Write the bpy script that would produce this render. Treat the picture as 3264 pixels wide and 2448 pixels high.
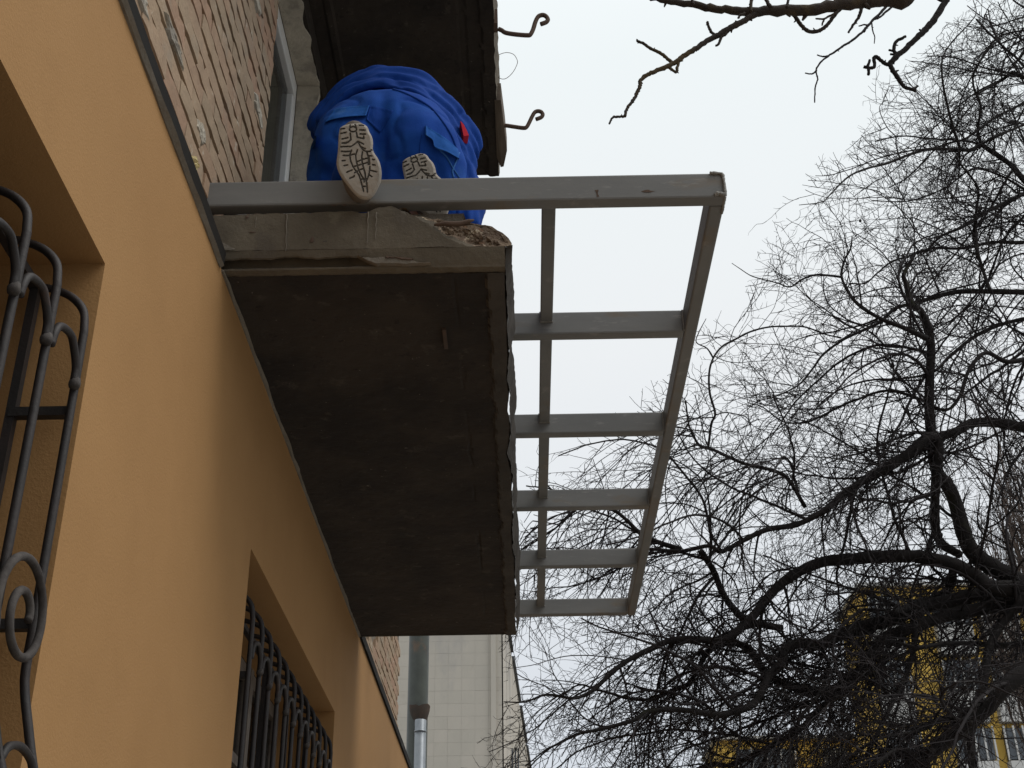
import bpy, bmesh, math, random
import numpy as np
from mathutils import Vector, Matrix, noise
from mathutils.bvhtree import BVHTree

random.seed(7)
rng = np.random.default_rng(7)
scene = bpy.context.scene
COL = scene.collection
for o in list(bpy.data.objects):
    bpy.data.objects.remove(o)

# ------------------------------------------------------------------ camera
S = 0.82            # metres per modelling unit
EYE = 1.6           # eye height in metres; modelling units have the eye at the origin
YAW, PITCH, ROLL, FPX = math.radians(-0.35021), math.radians(28.83840), math.radians(-0.81779), 4118.256
def cam_axes():
    cy, sy, cp, sp = math.cos(YAW), math.sin(YAW), math.cos(PITCH), math.sin(PITCH)
    f = np.array([sy*cp, cy*cp, sp]); r = np.array([cy, -sy, 0.0]); u = np.cross(r, f)
    c, s = math.cos(ROLL), math.sin(ROLL)
    return np.array([c*r + s*u, -s*r + c*u, f])
RM = cam_axes()
cam = bpy.data.cameras.new('camera'); camo = bpy.data.objects.new('camera', cam); COL.objects.link(camo)
cam.sensor_width = 36.0; cam.lens = 36.0*FPX/3264.0; cam.clip_start = 0.05; cam.clip_end = 2000
m3 = Matrix((RM[0], RM[1], -RM[2])).transposed()
camo.matrix_world = Matrix.Translation((0, 0, EYE)) @ m3.to_4x4()
scene.camera = camo

# ------------------------------------------------------------------ sky and sun
w = bpy.data.worlds.new("World"); scene.world = w; w.use_nodes = True
nt = w.node_tree; nt.nodes.clear()
N = nt.nodes.new
sky = N('ShaderNodeTexSky'); sky.sky_type = 'NISHITA'; sky.sun_disc = False
sky.sun_elevation = math.radians(56); sky.sun_rotation = math.radians(103)
sky.air_density = 1.0; sky.dust_density = 4.0
tc = N('ShaderNodeTexCoord'); sep = N('ShaderNodeSeparateXYZ'); nt.links.new(tc.outputs['Generated'], sep.inputs[0])
rp = N('ShaderNodeValToRGB'); nt.links.new(sep.outputs['Z'], rp.inputs[0])
e = rp.color_ramp.elements
e[0].position = 0.0; e[0].color = (2.6, 2.8, 3.1, 1)
e[1].position = 1.0; e[1].color = (12.2, 12.6, 12.7, 1)
x_ = rp.color_ramp.elements.new(0.19); x_.color = (7.1, 7.55, 8.15, 1)
x_ = rp.color_ramp.elements.new(0.5); x_.color = (8.9, 9.15, 9.3, 1)
x_ = rp.color_ramp.elements.new(0.68); x_.color = (9.2, 9.75, 9.85, 1)
nz = N('ShaderNodeTexNoise'); nz.inputs['Scale'].default_value = 1.6; nz.inputs['Detail'].default_value = 3
nt.links.new(tc.outputs['Generated'], nz.inputs['Vector'])
mr = N('ShaderNodeMapRange'); mr.inputs['To Min'].default_value = 0.965; mr.inputs['To Max'].default_value = 1.035
nt.links.new(nz.outputs['Fac'], mr.inputs['Value'])
mul = N('ShaderNodeVectorMath'); mul.operation = 'SCALE'
nt.links.new(rp.outputs['Color'], mul.inputs[0]); nt.links.new(mr.outputs[0], mul.inputs['Scale'])
mx = N('ShaderNodeMixRGB'); mx.inputs['Fac'].default_value = 0.93
nt.links.new(sky.outputs[0], mx.inputs[1]); nt.links.new(mul.outputs[0], mx.inputs[2])
bg = N('ShaderNodeBackground'); bg.inputs['Strength'].default_value = 0.1
nt.links.new(mx.outputs[0], bg.inputs['Color'])
wo = N('ShaderNodeOutputWorld'); nt.links.new(bg.outputs[0], wo.inputs['Surface'])
sl = bpy.data.lights.new('sun', 'SUN'); sl.energy = 1.4; sl.angle = math.radians(34); sl.color = (1.0, 0.97, 0.93)
so = bpy.data.objects.new('sun', sl); COL.objects.link(so)
_sd = Vector((math.sin(math.radians(103))*math.cos(math.radians(56)), math.cos(math.radians(103))*math.cos(math.radians(56)), math.sin(math.radians(56))))
so.rotation_euler = (_sd).to_track_quat('Z', 'Y').to_euler()
vs = scene.view_settings
vs.view_transform = 'Standard'; vs.look = 'None'; vs.exposure = 0.0; vs.gamma = 1.0; vs.use_curve_mapping = False

# ------------------------------------------------------------------ geometry of the view, used to place things in space
def ray(x, y):
    return RM.T @ np.array([(x-1632)/FPX, (1224-y)/FPX, 1.0])
def onX(x, y, X): d = ray(x, y); return Vector(d*X/d[0])
def onY(x, y, Y): d = ray(x, y); return Vector(d*Y/d[1])
def onZ(x, y, Z): d = ray(x, y); return Vector(d*Z/d[2])
def prj(p):
    c = RM @ np.array(p, float)
    return 1632+FPX*c[0]/c[2], 1224-FPX*c[1]/c[2]
def interp(x, pts):
    if x <= pts[0][0]: return pts[0][1]
    for (a, b), (c, d) in zip(pts, pts[1:]):
        if x <= c: return b+(d-b)*(x-a)/(c-a)
    return pts[-1][1]

# ------------------------------------------------------------------ materials
def mat(name, col, rough=0.8, col2=None, nscale=4.0, detail=8, bump=0.0, bscale=60.0, metal=0.0, spec=0.3,
        stains=None, stretch=(1, 1, 1), fac=(0.35, 0.65), bdist=0.004, noise3=None):
    m = bpy.data.materials.new(name); m.use_nodes = True
    t = m.node_tree; b = t.nodes['Principled BSDF']; L = t.links.new
    b.inputs['Roughness'].default_value = rough; b.inputs['Metallic'].default_value = metal
    b.inputs['Specular IOR Level'].default_value = spec
    tcn = t.nodes.new('ShaderNodeTexCoord'); mp = t.nodes.new('ShaderNodeMapping')
    mp.inputs['Scale'].default_value = stretch
    gp = t.nodes.new('ShaderNodeNewGeometry'); L(gp.outputs['Position'], mp.inputs['Vector'])
    def nz(sc, dt=detail):
        n = t.nodes.new('ShaderNodeTexNoise'); n.inputs['Scale'].default_value = sc; n.inputs['Detail'].default_value = dt
        n.inputs['Roughness'].default_value = 0.65
        L(mp.outputs[0], n.inputs['Vector']); return n
    def ramp(src, a, bb):
        r = t.nodes.new('ShaderNodeMapRange'); r.inputs['From Min'].default_value = a; r.inputs['From Max'].default_value = bb
        L(src, r.inputs['Value']); return r.outputs[0]
    cur = None
    if col2 is None:
        b.inputs['Base Color'].default_value = (*col, 1)
    else:
        n = nz(nscale); mxn = t.nodes.new('ShaderNodeMixRGB')
        mxn.inputs[1].default_value = (*col, 1); mxn.inputs[2].default_value = (*col2, 1)
        L(ramp(n.outputs['Fac'], *fac), mxn.inputs[0]); cur = mxn.outputs[0]
        for (sc, lo, hi, c, amt) in (stains or []):
            n2 = nz(sc, 6); m2 = t.nodes.new('ShaderNodeMixRGB'); m2.inputs[2].default_value = (*c, 1)
            mm = t.nodes.new('ShaderNodeMath'); mm.operation = 'MULTIPLY'; mm.inputs[1].default_value = amt
            L(ramp(n2.outputs['Fac'], lo, hi), mm.inputs[0]); L(mm.outputs[0], m2.inputs[0]); L(cur, m2.inputs[1]); cur = m2.outputs[0]
        L(cur, b.inputs['Base Color'])
    if bump:
        n3 = nz(bscale, 5); bp = t.nodes.new('ShaderNodeBump'); bp.inputs['Strength'].default_value = bump
        bp.inputs['Distance'].default_value = bdist
        L(n3.outputs['Fac'], bp.inputs['Height']); L(bp.outputs[0], b.inputs['Normal'])
    return m

M = {}
M['yellow'] = mat('ochre_render', (0.375, 0.208, 0.082), 0.9, (0.335, 0.183, 0.070), 1.1, bump=0.5, bscale=150, bdist=0.003,
                  stains=[(0.6, .5, .8, (0.41, 0.236, 0.096), .5), (3.2, .56, .70, (0.315, 0.172, 0.066), .35), (45, .70, .74, (0.30, 0.17, 0.07), .35)])
M['brick'] = []
for i, (c, c2) in enumerate([((.58, .43, .32), (.50, .36, .27)), ((.57, .44, .325), (.49, .38, .285)), ((.61, .465, .345), (.51, .385, .29)),
                             ((.59, .40, .30), (.50, .355, .265)), ((.56, .44, .33), (.46, .37, .28))]):
    c = tuple(k_*s_ for k_, s_ in zip(c, (.68, .64, .58))); c2 = tuple(k_*s_ for k_, s_ in zip(c2, (.66, .62, .56)))
    M['brick'].append(mat('brick_%s' % 'abcde'[i], c, .92, c2, 9, bump=.7, bscale=70, bdist=.006,
                          stains=[(5, .56, .66, (.28, .25, .2), .4), (14, .62, .68, (.58, .54, .44), .6)]))
M['mortar'] = mat('mortar', (.22, .19, .15), .95, (.13, .11, .09), 8, bump=1, bscale=50, bdist=.01)
M['patch'] = mat('old_plaster', (.56, .51, .42), .95, (.42, .38, .31), 8, bump=1, bscale=40, bdist=.01, stains=[(5, .5, .6, (.2, .18, .16), .6)])
M['foam'] = mat('mounting_foam', (.66, .56, .3), .9, (.55, .45, .22), 12, bump=1, bscale=40, bdist=.01)
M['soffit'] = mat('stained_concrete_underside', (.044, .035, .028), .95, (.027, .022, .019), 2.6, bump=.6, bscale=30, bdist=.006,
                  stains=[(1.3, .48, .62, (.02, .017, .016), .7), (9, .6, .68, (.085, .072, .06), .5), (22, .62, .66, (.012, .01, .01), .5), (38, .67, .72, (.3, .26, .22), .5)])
M['concrete'] = mat('weathered_concrete', (.145, .121, .088), .95, (.088, .073, .054), 3.2, bump=.7, bscale=45, bdist=.005,
                    stains=[(1.9, .55, .68, (.33, .31, .22), .7), (7, .58, .66, (.09, .075, .06), .6), (30, .68, .72, (.05, .045, .04), .7)])
M['rubble'] = mat('broken_concrete_core', (.27, .2, .14), .95, (.13, .09, .065), 16, bump=1, bscale=30, bdist=.02,
                  stains=[(22, .58, .63, (.45, .37, .27), .8), (12, .6, .68, (.25, .11, .05), .6)])
M['palepatch'] = mat('pale_mortar_smear', (.2, .175, .14), .95, (.15, .13, .105), 8, bump=.7, bscale=40, bdist=.01)
M['screed'] = mat('balcony_screed', (.2, .18, .15), .95, (.14, .12, .1), 8, bump=1, bscale=40, bdist=.01)
M['steel'] = mat('primed_steel', (.195, .192, .184), .55, (.155, .155, .15), 2.2, bump=.15, bscale=60, bdist=.002, spec=.4,
                 stains=[(3, .55, .68, (.185, .145, .10), .75), (40, .66, .72, (.13, .12, .115), .6), (11, .6, .7, (.31, .3, .28), .5)], stretch=(1, 1, 4))
M['weld'] = mat('weld_bead', (.3, .29, .27), .5, (.2, .19, .17), 30, bump=1, bscale=80, bdist=.004, spec=.5)
M['rustmark'] = mat('rust_mark', (.09, .06, .045), .9, (.12, .08, .06), 30)
M['iron'] = mat('wrought_iron', (.011, .0095, .009), .62, (.024, .016, .014), 9, bump=.5, bscale=60, bdist=.003, spec=.5,
                stains=[(5, .62, .7, (.09, .05, .035), .6)])
M['dust'] = mat('dusty_iron', (.085, .075, .068), .8, (.035, .029, .027), 18, bump=.5, bscale=60)
M['flash'] = mat('dark_metal_flashing', (.02, .018, .016), .8, (.013, .012, .011), 5, bump=.3, bscale=30,
                 stains=[(14, .62, .66, (.09, .085, .075), .5)], stretch=(1, .3, 1), spec=.15)
M['pvc'] = mat('white_pvc', (.82, .83, .83), .35, (.74, .75, .75), 6, spec=.4)
M['gasket'] = mat('black_gasket', (.02, .02, .02), .6)
M['oldwood'] = mat('grey_painted_wood', (.25, .22, .19), .7, (.16, .13, .11), 12, bump=.4, bscale=40)
M['plank'] = mat('weathered_plank', (.16, .13, .1), .9, (.09, .07, .055), 14, bump=.6, bscale=40, stretch=(1, .2, 1))
M['dark'] = mat('dark_room', (.012, .011, .01), .95)
M['curtain'] = mat('net_curtain', (.2, .2, .15), .95, (.06, .065, .05), 5, stretch=(1, 7, .35))
M['oldpipe_'] = None
M['oldpipe'] = mat('green_painted_pipe', (.075, .085, .07), .45, (.045, .05, .043), 4, bump=.3, bscale=20, spec=.5,
                   stains=[(3, .62, .7, (.16, .09, .05), .6)])
M['zinc'] = mat('galvanised_pipe', (.30, .32, .34), .4, (.22, .24, .26), 8, metal=.7, spec=.5)
M['rust'] = mat('rusty_metal', (.09, .06, .045), .9, (.06, .052, .045), 14, bump=.8, bscale=40)
M['blue'] = mat('blue_workwear_cloth', (.010, .06, .32), .9, (.007, .045, .25), 5, bump=.5, bscale=260, bdist=.002, spec=.15,
                stains=[(2.3, .5, .64, (.02, .11, .42), .45), (9, .58, .70, (.035, .11, .32), .35)])
M['blue2'] = mat('faded_blue_cloth', (.02, .11, .40), .9, (.013, .085, .33), 8, bump=.5, bscale=260, bdist=.002, spec=.15,
                 stains=[(16, .58, .66, (.07, .18, .4), .4)])
M['jacket'] = mat('blue_jacket_cloth', (.009, .055, .29), .9, (.006, .038, .215), 5, bump=.5, bscale=260, bdist=.002, spec=.15)
M['red'] = mat('red_cloth_patch', (.72, .03, .05), .8)
M['seam'] = mat('blue_seam_thread', (.04, .15, .42), .9)
M['skin'] = mat('skin', (.5, .3, .21), .6, (.45, .26, .18), 12)
M['hair'] = mat('hair', (.05, .035, .025), .8)
M['leather'] = mat('dusty_leather', (.19, .165, .14), .85, (.12, .1, .085), 12, bump=.6, bscale=60)
M['bark'] = mat('dark_bark', (.022, .018, .017), .9, (.014, .012, .012), 9, bump=.8, bscale=30, bdist=.01,
                stains=[(3, .6, .72, (.045, .05, .022), .5)])
M['twig'] = mat('twig_bark', (.026, .021, .022), .85, (.018, .015, .016), 9)
M['lichen'] = mat('lichened_bark', (.055, .042, .034), .9, (.034, .028, .025), 12, bump=1, bscale=30, bdist=.01,
                  stains=[(3.5, .5, .6, (.14, .10, .04), .45)])
M['popbark'] = mat('brown_grey_bark', (.13, .1, .085), .9, (.08, .06, .05), 9)
M['panel'] = mat('pale_concrete_panel', (.49, .455, .40), .9, (.44, .415, .365), .6, bump=.3, bscale=10,
                 stains=[(.5, .54, .66, (.33, .32, .31), .6), (1.7, .6, .7, (.42, .38, .33), .4)], stretch=(1, 1, .6))
M['panel2'] = mat('pale_concrete_panel_b', (.485, .452, .397), .9, (.435, .41, .36), .9, stains=[(.5, .54, .66, (.33, .32, .31), .6), (3, .6, .7, (.38, .35, .3), .5)], stretch=(1, 1, .6))
M['joint'] = mat('panel_joint', (.49, .455, .40), .9, (.44, .415, .365), 3)
M['coping'] = mat('dark_coping', (.07, .075, .08), .7)
M['ywall'] = mat('yellow_facade', (.72, .48, .11), .85, (.64, .42, .095), .7)
M['white'] = mat('white_balcony_panel', (.55, .55, .54), .8, (.47, .47, .46), .8)
M['winglass'] = mat('dark_window_glass', (.05, .06, .07), .08, spec=.6)
M['ground'] = mat('asphalt_and_soil', (.31, .29, .26), .95, (.25, .235, .21), .5, bump=.4, bscale=20)
def glass():
    m = bpy.data.materials.new('window_glass'); m.use_nodes = True; t = m.node_tree
    b = t.nodes['Principled BSDF']; b.inputs['Base Color'].default_value = (.02, .022, .02, 1); b.inputs['Roughness'].default_value = .06
    b.inputs['Specular IOR Level'].default_value = .35; b.inputs['Alpha'].default_value = .38
    return m
M['glass'] = glass()

# ------------------------------------------------------------------ object helpers
def W(p): return Vector((p[0]*S, p[1]*S, p[2]*S+EYE))
def tag(o, label=None, cat=None, group=None, kind=None):
    if label: o['label'] = label
    if cat: o['category'] = cat
    if group: o['group'] = group
    if kind: o['kind'] = kind
    return o
def empty(name, loc, label, cat, group=None):
    o = bpy.data.objects.new(name, None); COL.objects.link(o); o.location = W(loc); o.empty_display_size = .1
    return tag(o, label, cat, group)
def rootloc(o):
    v = o.location.copy(); p = o.parent
    while p: v = v+p.location; p = p.parent
    return v
class MB:
    """collects shapes in modelling units"""
    def __init__(s): s.v = []; s.f = []; s.mi = []
    def add(s, vs, fs, mi=0):
        n = len(s.v); s.v += [tuple(v) for v in vs]; s.f += [tuple(i+n for i in f) for f in fs]; s.mi += [mi]*len(fs)
    def box(s, a, b, mi=0):
        x0, y0, z0 = a; x1, y1, z1 = b
        s.add([(x0,y0,z0),(x1,y0,z0),(x1,y1,z0),(x0,y1,z0),(x0,y0,z1),(x1,y0,z1),(x1,y1,z1),(x0,y1,z1)],
              [(0,3,2,1),(4,5,6,7),(0,1,5,4),(1,2,6,5),(2,3,7,6),(3,0,4,7)], mi)
    def tube(s, pts, r, n=6, cap=True, mi=0):
        pts = [Vector(p) for p in pts]; k = len(pts)
        rs = [r]*k if not hasattr(r, '__len__') else r
        up = Vector((0, 0, 1)); prev = None; vs = []; fs = []
        for i, p in enumerate(pts):
            t = (pts[min(i+1, k-1)]-pts[max(i-1, 0)])
            if t.length < 1e-9: t = Vector((0, 0, 1))
            t.normalize()
            if prev is None:
                a = t.cross(up)
                if a.length < .1: a = t.cross(Vector((1, 0, 0)))
            else:
                a = prev-t*prev.dot(t)
                if a.length < 1e-6: a = t.orthogonal()
            a.normalize(); prev = a; b = t.cross(a)
            for j in range(n):
                an = 2*math.pi*j/n
                vs.append(p+(a*math.cos(an)+b*math.sin(an))*rs[i])
        for i in range(k-1):
            for j in range(n):
                j2 = (j+1) % n
                fs.append((i*n+j, i*n+j2, (i+1)*n+j2, (i+1)*n+j))
        if cap:
            fs.append(tuple(range(n-1, -1, -1))); fs.append(tuple((k-1)*n+j for j in range(n)))
        s.add(vs, fs, mi)
    def build(s, name, mats, parent=None, smooth=False, label=None, kind=None, bevel=0, auto=None):
        me = bpy.data.meshes.new(name)
        off = rootloc(parent) if parent else Vector((0, 0, 0))
        org = Vector((0, 0, 0))
        if parent is None:
            a = np.array(s.v); c = (a.min(0)+a.max(0))/2; c[2] = a[:, 2].min(); org = W(c)
        base = off+org
        me.from_pydata([W(v)-base for v in s.v], [], s.f); me.validate()
        if not isinstance(mats, (list, tuple)): mats = [mats]
        for m in mats: me.materials.append(m)
        if len(mats) > 1 and len(me.polygons) == len(s.mi): me.polygons.foreach_set('material_index', s.mi)
        if smooth: me.polygons.foreach_set('use_smooth', [True]*len(me.polygons))
        o = bpy.data.objects.new(name, me); COL.objects.link(o); o.parent = parent
        if parent is None: o.location = org
        if label: o['label'] = label
        if kind: o['kind'] = kind
        if bevel:
            b = o.modifiers.new('bevel', 'BEVEL'); b.width = bevel*S; b.segments = 2; b.limit_method = 'ANGLE'; b.angle_limit = .6
        return o
def catmull(pts, n=6):
    pts = [Vector(p) for p in pts]; out = []
    P = [pts[0]*2-pts[1]]+pts+[pts[-1]*2-pts[-2]]
    for i in range(1, len(P)-2):
        a, b, c, d = P[i-1], P[i], P[i+1], P[i+2]
        for k in range(n):
            t = k/n
            out.append(.5*((2*b)+(c-a)*t+(2*a-5*b+4*c-d)*t*t+(3*b-a-3*c+d)*t**3))
    out.append(pts[-1]); return out
def fbm(p, sc, oct=3):
    return noise.fractal(Vector(p)*sc, 1.0, 2.0, oct)
def structure(mb, name, m): return tag(mb.build(name, m), kind='structure')
def copy_tree(o, dloc, parent=None):
    c = o.copy(); COL.objects.link(c); c.parent = parent
    if parent is None: c.location = o.location+Vector(dloc)*S
    for ch in list(o.children): copy_tree(ch, (0, 0, 0), c)
    return c

# ------------------------------------------------------------------ ground
GZ = -EYE/S
b = MB(); b.box((-400, -400, GZ-.5), (400, 400, GZ)); structure(b, 'ground', M['ground'])

# ------------------------------------------------------------------ the building with the two balconies
XB, XK = -1.083, -1.17          # face of the ochre render, face of the brick
bld = empty('apartment_building', (-1.2, 6, GZ), 'apartment building, ochre rendered ground floor below bare brick, with two concrete balconies', 'building')
TOPZ = 2.665
wins = [(.29, 2.811), (4.83, 7.345)]; WB, WT = .1, 1.93
YE = 16.0
b = MB()
def wallquad(y0, y1, z0, z1): b.add([(XB, y0, z0), (XB, y1, z0), (XB, y1, z1), (XB, y0, z1)], [(0, 1, 2, 3)])
ys = [-5, wins[0][0], wins[0][1], wins[1][0], wins[1][1], YE]
XG = -1.40
for i in range(5):
    y0, y1 = ys[i], ys[i+1]
    if i in (1, 3):
        wallquad(y0, y1, GZ, WB); wallquad(y0, y1, WT, TOPZ)
        b.add([(XB, y0, WT), (XB, y1, WT), (XG, y1, WT), (XG, y0, WT)], [(0, 1, 2, 3)])
        b.add([(XB, y0, WB), (XB, y1, WB), (XG, y1, WB), (XG, y0, WB)], [(3, 2, 1, 0)])
        b.add([(XB, y1, WB), (XB, y1, WT), (XG, y1, WT), (XG, y1, WB)], [(0, 1, 2, 3)])
        b.add([(XB, y0, WB), (XB, y0, WT), (XG, y0, WT), (XG, y0, WB)], [(3, 2, 1, 0)])
    else:
        wallquad(y0, y1, GZ, TOPZ)
# top and ends of the thickness
b.add([(XB, -5, TOPZ), (XB, YE, TOPZ), (-1.19, YE, TOPZ), (-1.19, -5, TOPZ)], [(0, 1, 2, 3)])
b.add([(XB, YE, GZ), (XB, YE, TOPZ), (-6, YE, TOPZ), (-6, YE, GZ)], [(0, 1, 2, 3)])
b.add([(XB, -5, GZ), (XB, -5, TOPZ), (-6, -5, TOPZ), (-6, -5, GZ)], [(3, 2, 1, 0)])
b.build('rendered_wall', M['yellow'], bld)

# metal flashing along the top edge of the render, with a worn light lower lip
def strip_along(y0, y1, prof, step, jit, m, name, label=None):
    q = MB(); n = max(2, int((y1-y0)/step)); k = len(prof)
    for i in range(n+1):
        y = y0+(y1-y0)*i/n
        for j, (x, z) in enumerate(prof):
            q.v.append((x+jit*fbm((y*3, j*7.1, 1), 1.5), y, z+jit*fbm((y*3, j*3.7, 9), 1.5)))
    for i in range(n):
        for j in range(k):
            j2 = (j+1) % k
            q.f.append((i*k+j, i*k+j2, (i+1)*k+j2, (i+1)*k+j)); q.mi.append(0)
    q.f.append(tuple(range(k))); q.mi.append(0); q.f.append(tuple(n*k+j for j in range(k-1, -1, -1))); q.mi.append(0)
    return q.build(name, m, bld, label=label)
fl = [(-1.19, 2.668), (-1.078, 2.672), (-1.068, 2.664), (-1.064, 2.715), (-1.19, 2.755)]
strip_along(-5, 3.905, fl, .15, .003, M['flash'], 'flashing')
strip_along(8.29, YE, fl, .25, .002, M['flash'], 'flashing')
lip = [(-1.09, 2.652), (-1.0775, 2.652), (-1.064, 2.664), (-1.09, 2.67)]
strip_along(1.2, 3.9, lip, .03, .004, M['palepatch'], 'mortar_bead')
bead = [(-1.09, 2.654), (-1.0775, 2.655), (-1.070, 2.663), (-1.09, 2.668)]
strip_along(3.93, 8.25, bead, .025, .006, M['palepatch'], 'mortar_bead')

# ---- brick wall: backing, then every brick that shows
DY0, DY1, DZ0, DZ1, XD = 4.75, 5.93, 2.96, 5.335, -1.30      # balcony door opening
bw = MB()
def bq(y0, y1, z0, z1, x=XK-.022): bw.box((x-.25, y0, z0), (x, y1, z1))
for (y0, y1, z0, z1) in [(-5, DY0+.02, 2.6, 12), (DY1-.0, 12, 2.6, 12), (DY0+.02, DY1, DZ1, 12), (DY0+.02, DY1, 2.6, DZ0)]: bq(y0, y1, z0, z1)
bwall = bw.build('brick_wall', M['mortar'], bld)
CH, BL = .0905, .292
def brick_mesh(i):
    q = MB(); r = random.Random(i)
    L, H, D = BL/2-.0012, CH/2-.0062, .05
    nx = 6
    vs = []
    for a in range(nx+1):
        y = -L+2*L*a/nx
        e = r.uniform(-.003, .003)
        ch = r.uniform(.0, .004) if a in (0, nx) else 0
        x = D*.5+r.uniform(-.0015, .0015)-ch
        vs += [(-.03, y, -H+e), (x, y, -H+r.uniform(0, .006)), (x+r.uniform(-.002, .004), y, H-r.uniform(0, .006)), (-.03, y, H+e)]
    fs = []
    for a in range(nx):
        o = a*4
        for j in range(3): fs.append((o+j, o+4+j, o+5+j, o+1+j))
    fs += [(0, 1, 2, 3), (nx*4+3, nx*4+2, nx*4+1, nx*4)]
    q.add(vs, fs)
    me = bpy.data.meshes.new('brick'); me.from_pydata([Vector(v)*S for v in q.v], [], q.f)
    me.materials.append(M['brick'][i % 5]); me.update()
    return me
BM = [brick_mesh(i) for i in range(15)]
bl0 = rootloc(bwall)
bricks = []
def place_brick(y, z, sc=1.0):
    bricks.append((y, z, sc))
row = 0; z = 2.76
while z < 5.6:
    off = (row % 2)*BL/2 + random.uniform(-.03, .03)
    y = 2.0+off
    while y < 4.75:
        sc = 1.0
        yc = y+BL/2
        edge = 4.75+.035*fbm((z*2, 0, 0), 3)
        if z < 4.0: edge += .1*(4.0-z)/1.2
        if yc+BL/2 > edge:
            rem = edge-y
            if rem > .06: sc = rem/BL; yc = y+rem/2
            else: break
        px, py = prj((XK, yc+BL*.6, z))
        if py > -60 and px > 330: place_brick(yc, z, sc)
        y += BL
    z += CH; row += 1
near_n = len(bricks)
row = 0; z = 2.79
while z < 4.05:
    y = 8.2+(row % 2)*BL/2
    while y < 12-BL*.6:
        if len(bricks) < 298 and prj((XK, y, z))[1] > 2015: place_brick(y+BL/2, z)
        y += BL
    z += CH; row += 1
for (y, z, sc) in bricks:
    o = bpy.data.objects.new('brick', random.choice(BM)); COL.objects.link(o); o.parent = bwall
    o.location = W((XK-.025+random.uniform(-.003, .003), y, z+random.uniform(-.004, .004)))-bl0
    o.scale = (1, sc, 1); o.rotation_euler = (random.uniform(-.008, .008), random.uniform(-.012, .012), random.uniform(-.010, .010))
# mortar smears and repair patches on the brick
sm = MB()
def blotch(q, cx, cy, cz, ry, rz, seed, th=.02, n=18, axis='x'):
    vs = []; r = random.Random(seed)
    for i in range(n):
        a = 2*math.pi*i/n; k = 1+.35*r.uniform(-1, 1)
        vs.append((cx, cy+ry*k*math.cos(a), cz+rz*k*math.sin(a)))
    vs2 = [(cx+th, cy+(v[1]-cy)*.82, cz+(v[2]-cz)*.82) for v in vs]
    vs3 = [(cx+th*.8+r.uniform(0, th*.5), cy+(v[1]-cy)*.4, cz+(v[2]-cz)*.4) for v in vs]
    fs = [(i, (i+1) % n, n+(i+1) % n, n+i) for i in range(n)]+[(n+i, n+(i+1) % n, 2*n+(i+1) % n, 2*n+i) for i in range(n)]
    fs.append(tuple(2*n+i for i in range(n)))
    q.add(vs+vs2+vs3, fs)
for (yy, zz, ry, rz, sd) in [(2.95, 3.3, .12, .04, 1), (3.1, 3.55, .1, .06, 2), (2.85, 3.05, .2, .05, 3), (4.55, 3.95, .1, .05, 4),
                             (3.75, 3.15, .06, .04, 5), (4.3, 4.4, .1, .04, 6), (3.3, 3.2, .14, .03, 7), (2.7, 2.9, .3, .06, 9), (4.7, 3.35, .07, .14, 12), (3.5, 2.85, .3, .05, 13)]:
    sm = MB(); blotch(sm, XK-.006, yy, zz, ry, rz, sd, .014); sm.build('mortar_smear', M['patch'], bwall)
fp = onX(605, 525, XK); fm = MB(); blotch(fm, XK-.01, fp.y, fp.z, .032, .028, 21, .035); fm.build('foam_lump', M['foam'], bwall)

# ---- lintel over the balcony door, plastered soffit and far reveal
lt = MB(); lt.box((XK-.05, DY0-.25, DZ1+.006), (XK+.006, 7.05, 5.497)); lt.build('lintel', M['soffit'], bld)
pl = MB()
n = 40
for i in range(n+1):          # ragged-edged plaster on the underside of the lintel
    y = DY0-.1+(DY1-DY0+.1)*i/n
    e = XK+.0+.022*fbm((y*6, 2, 0), 1.4)
    pl.v += [(XD+.002, y, DZ1-.01), (e, y, DZ1-.01+.01*fbm((y*5, 5, 0), 1)), (e, y, DZ1+.004), (XD+.002, y, DZ1+.004)]
for i in range(n):
    for j in range(4):
        j2 = (j+1) % 4; pl.f.append((i*4+j, i*4+j2, i*4+4+j2, i*4+4+j)); pl.mi.append(0)
n0 = len(pl.v)
for i in range(n+1):          # far reveal
    z = DZ0+(DZ1-.011-DZ0)*i/n
    e = XK+.012+.028*fbm((z*5, 8, 0), 1.4)
    pl.v += [(XD+.002, DY1-.012, z), (e, DY1-.012+.01*fbm((z*4, 1, 4), 1), z), (e, DY1+.02, z), (XD+.002, DY1+.02, z)]
for i in range(n):
    for j in range(4):
        j2 = (j+1) % 4; pl.f.append((n0+i*4+j, n0+i*4+j2, n0+i*4+4+j2, n0+i*4+4+j)); pl.mi.append(0)
pl.build('plaster_reveal', M['patch'], bld)
bd = MB(); bd.box((XK-.05, DY1+.03, 2.96), (XK+.016, 6.4, 4.6)); bd.build('wall_board', M['oldwood'], bld)

# ---- white balcony door
dr = MB()
dr.box((XD-.07, DY0-.2, DZ1-.085), (XD, DY1-.015, DZ1-.012)); dr.box((XD-.07, DY1-.088, DZ0), (XD, DY1-.015, DZ1-.087))
door = dr.build('balcony_door', M['pvc'], bld, bevel=.006)
g = MB(); g.box((XD-.05, DY0-.2, DZ1-.10), (XD-.02, DY1-.103, DZ1-.087)); g.box((XD-.05, DY1-.101, DZ0), (XD-.02, DY1-.089, DZ1-.102)); g.build('gasket', M['gasket'], door)
g = MB(); g.box((XD-.04, DY1-.165, DZ0), (XD+.012, DY1-.103, DZ1-.20)); g.box((XD-.04, DY0-.2, DZ1-.17), (XD+.012, DY1-.103, DZ1-.104)); g.build('door_leaf', M['pvc'], door, bevel=.006)
g = MB(); g.box((XD-.03, DY0-.2, DZ0), (XD-.022, DY1-.166, DZ1-.171)); g.build('pane', M['glass'], door)
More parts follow.
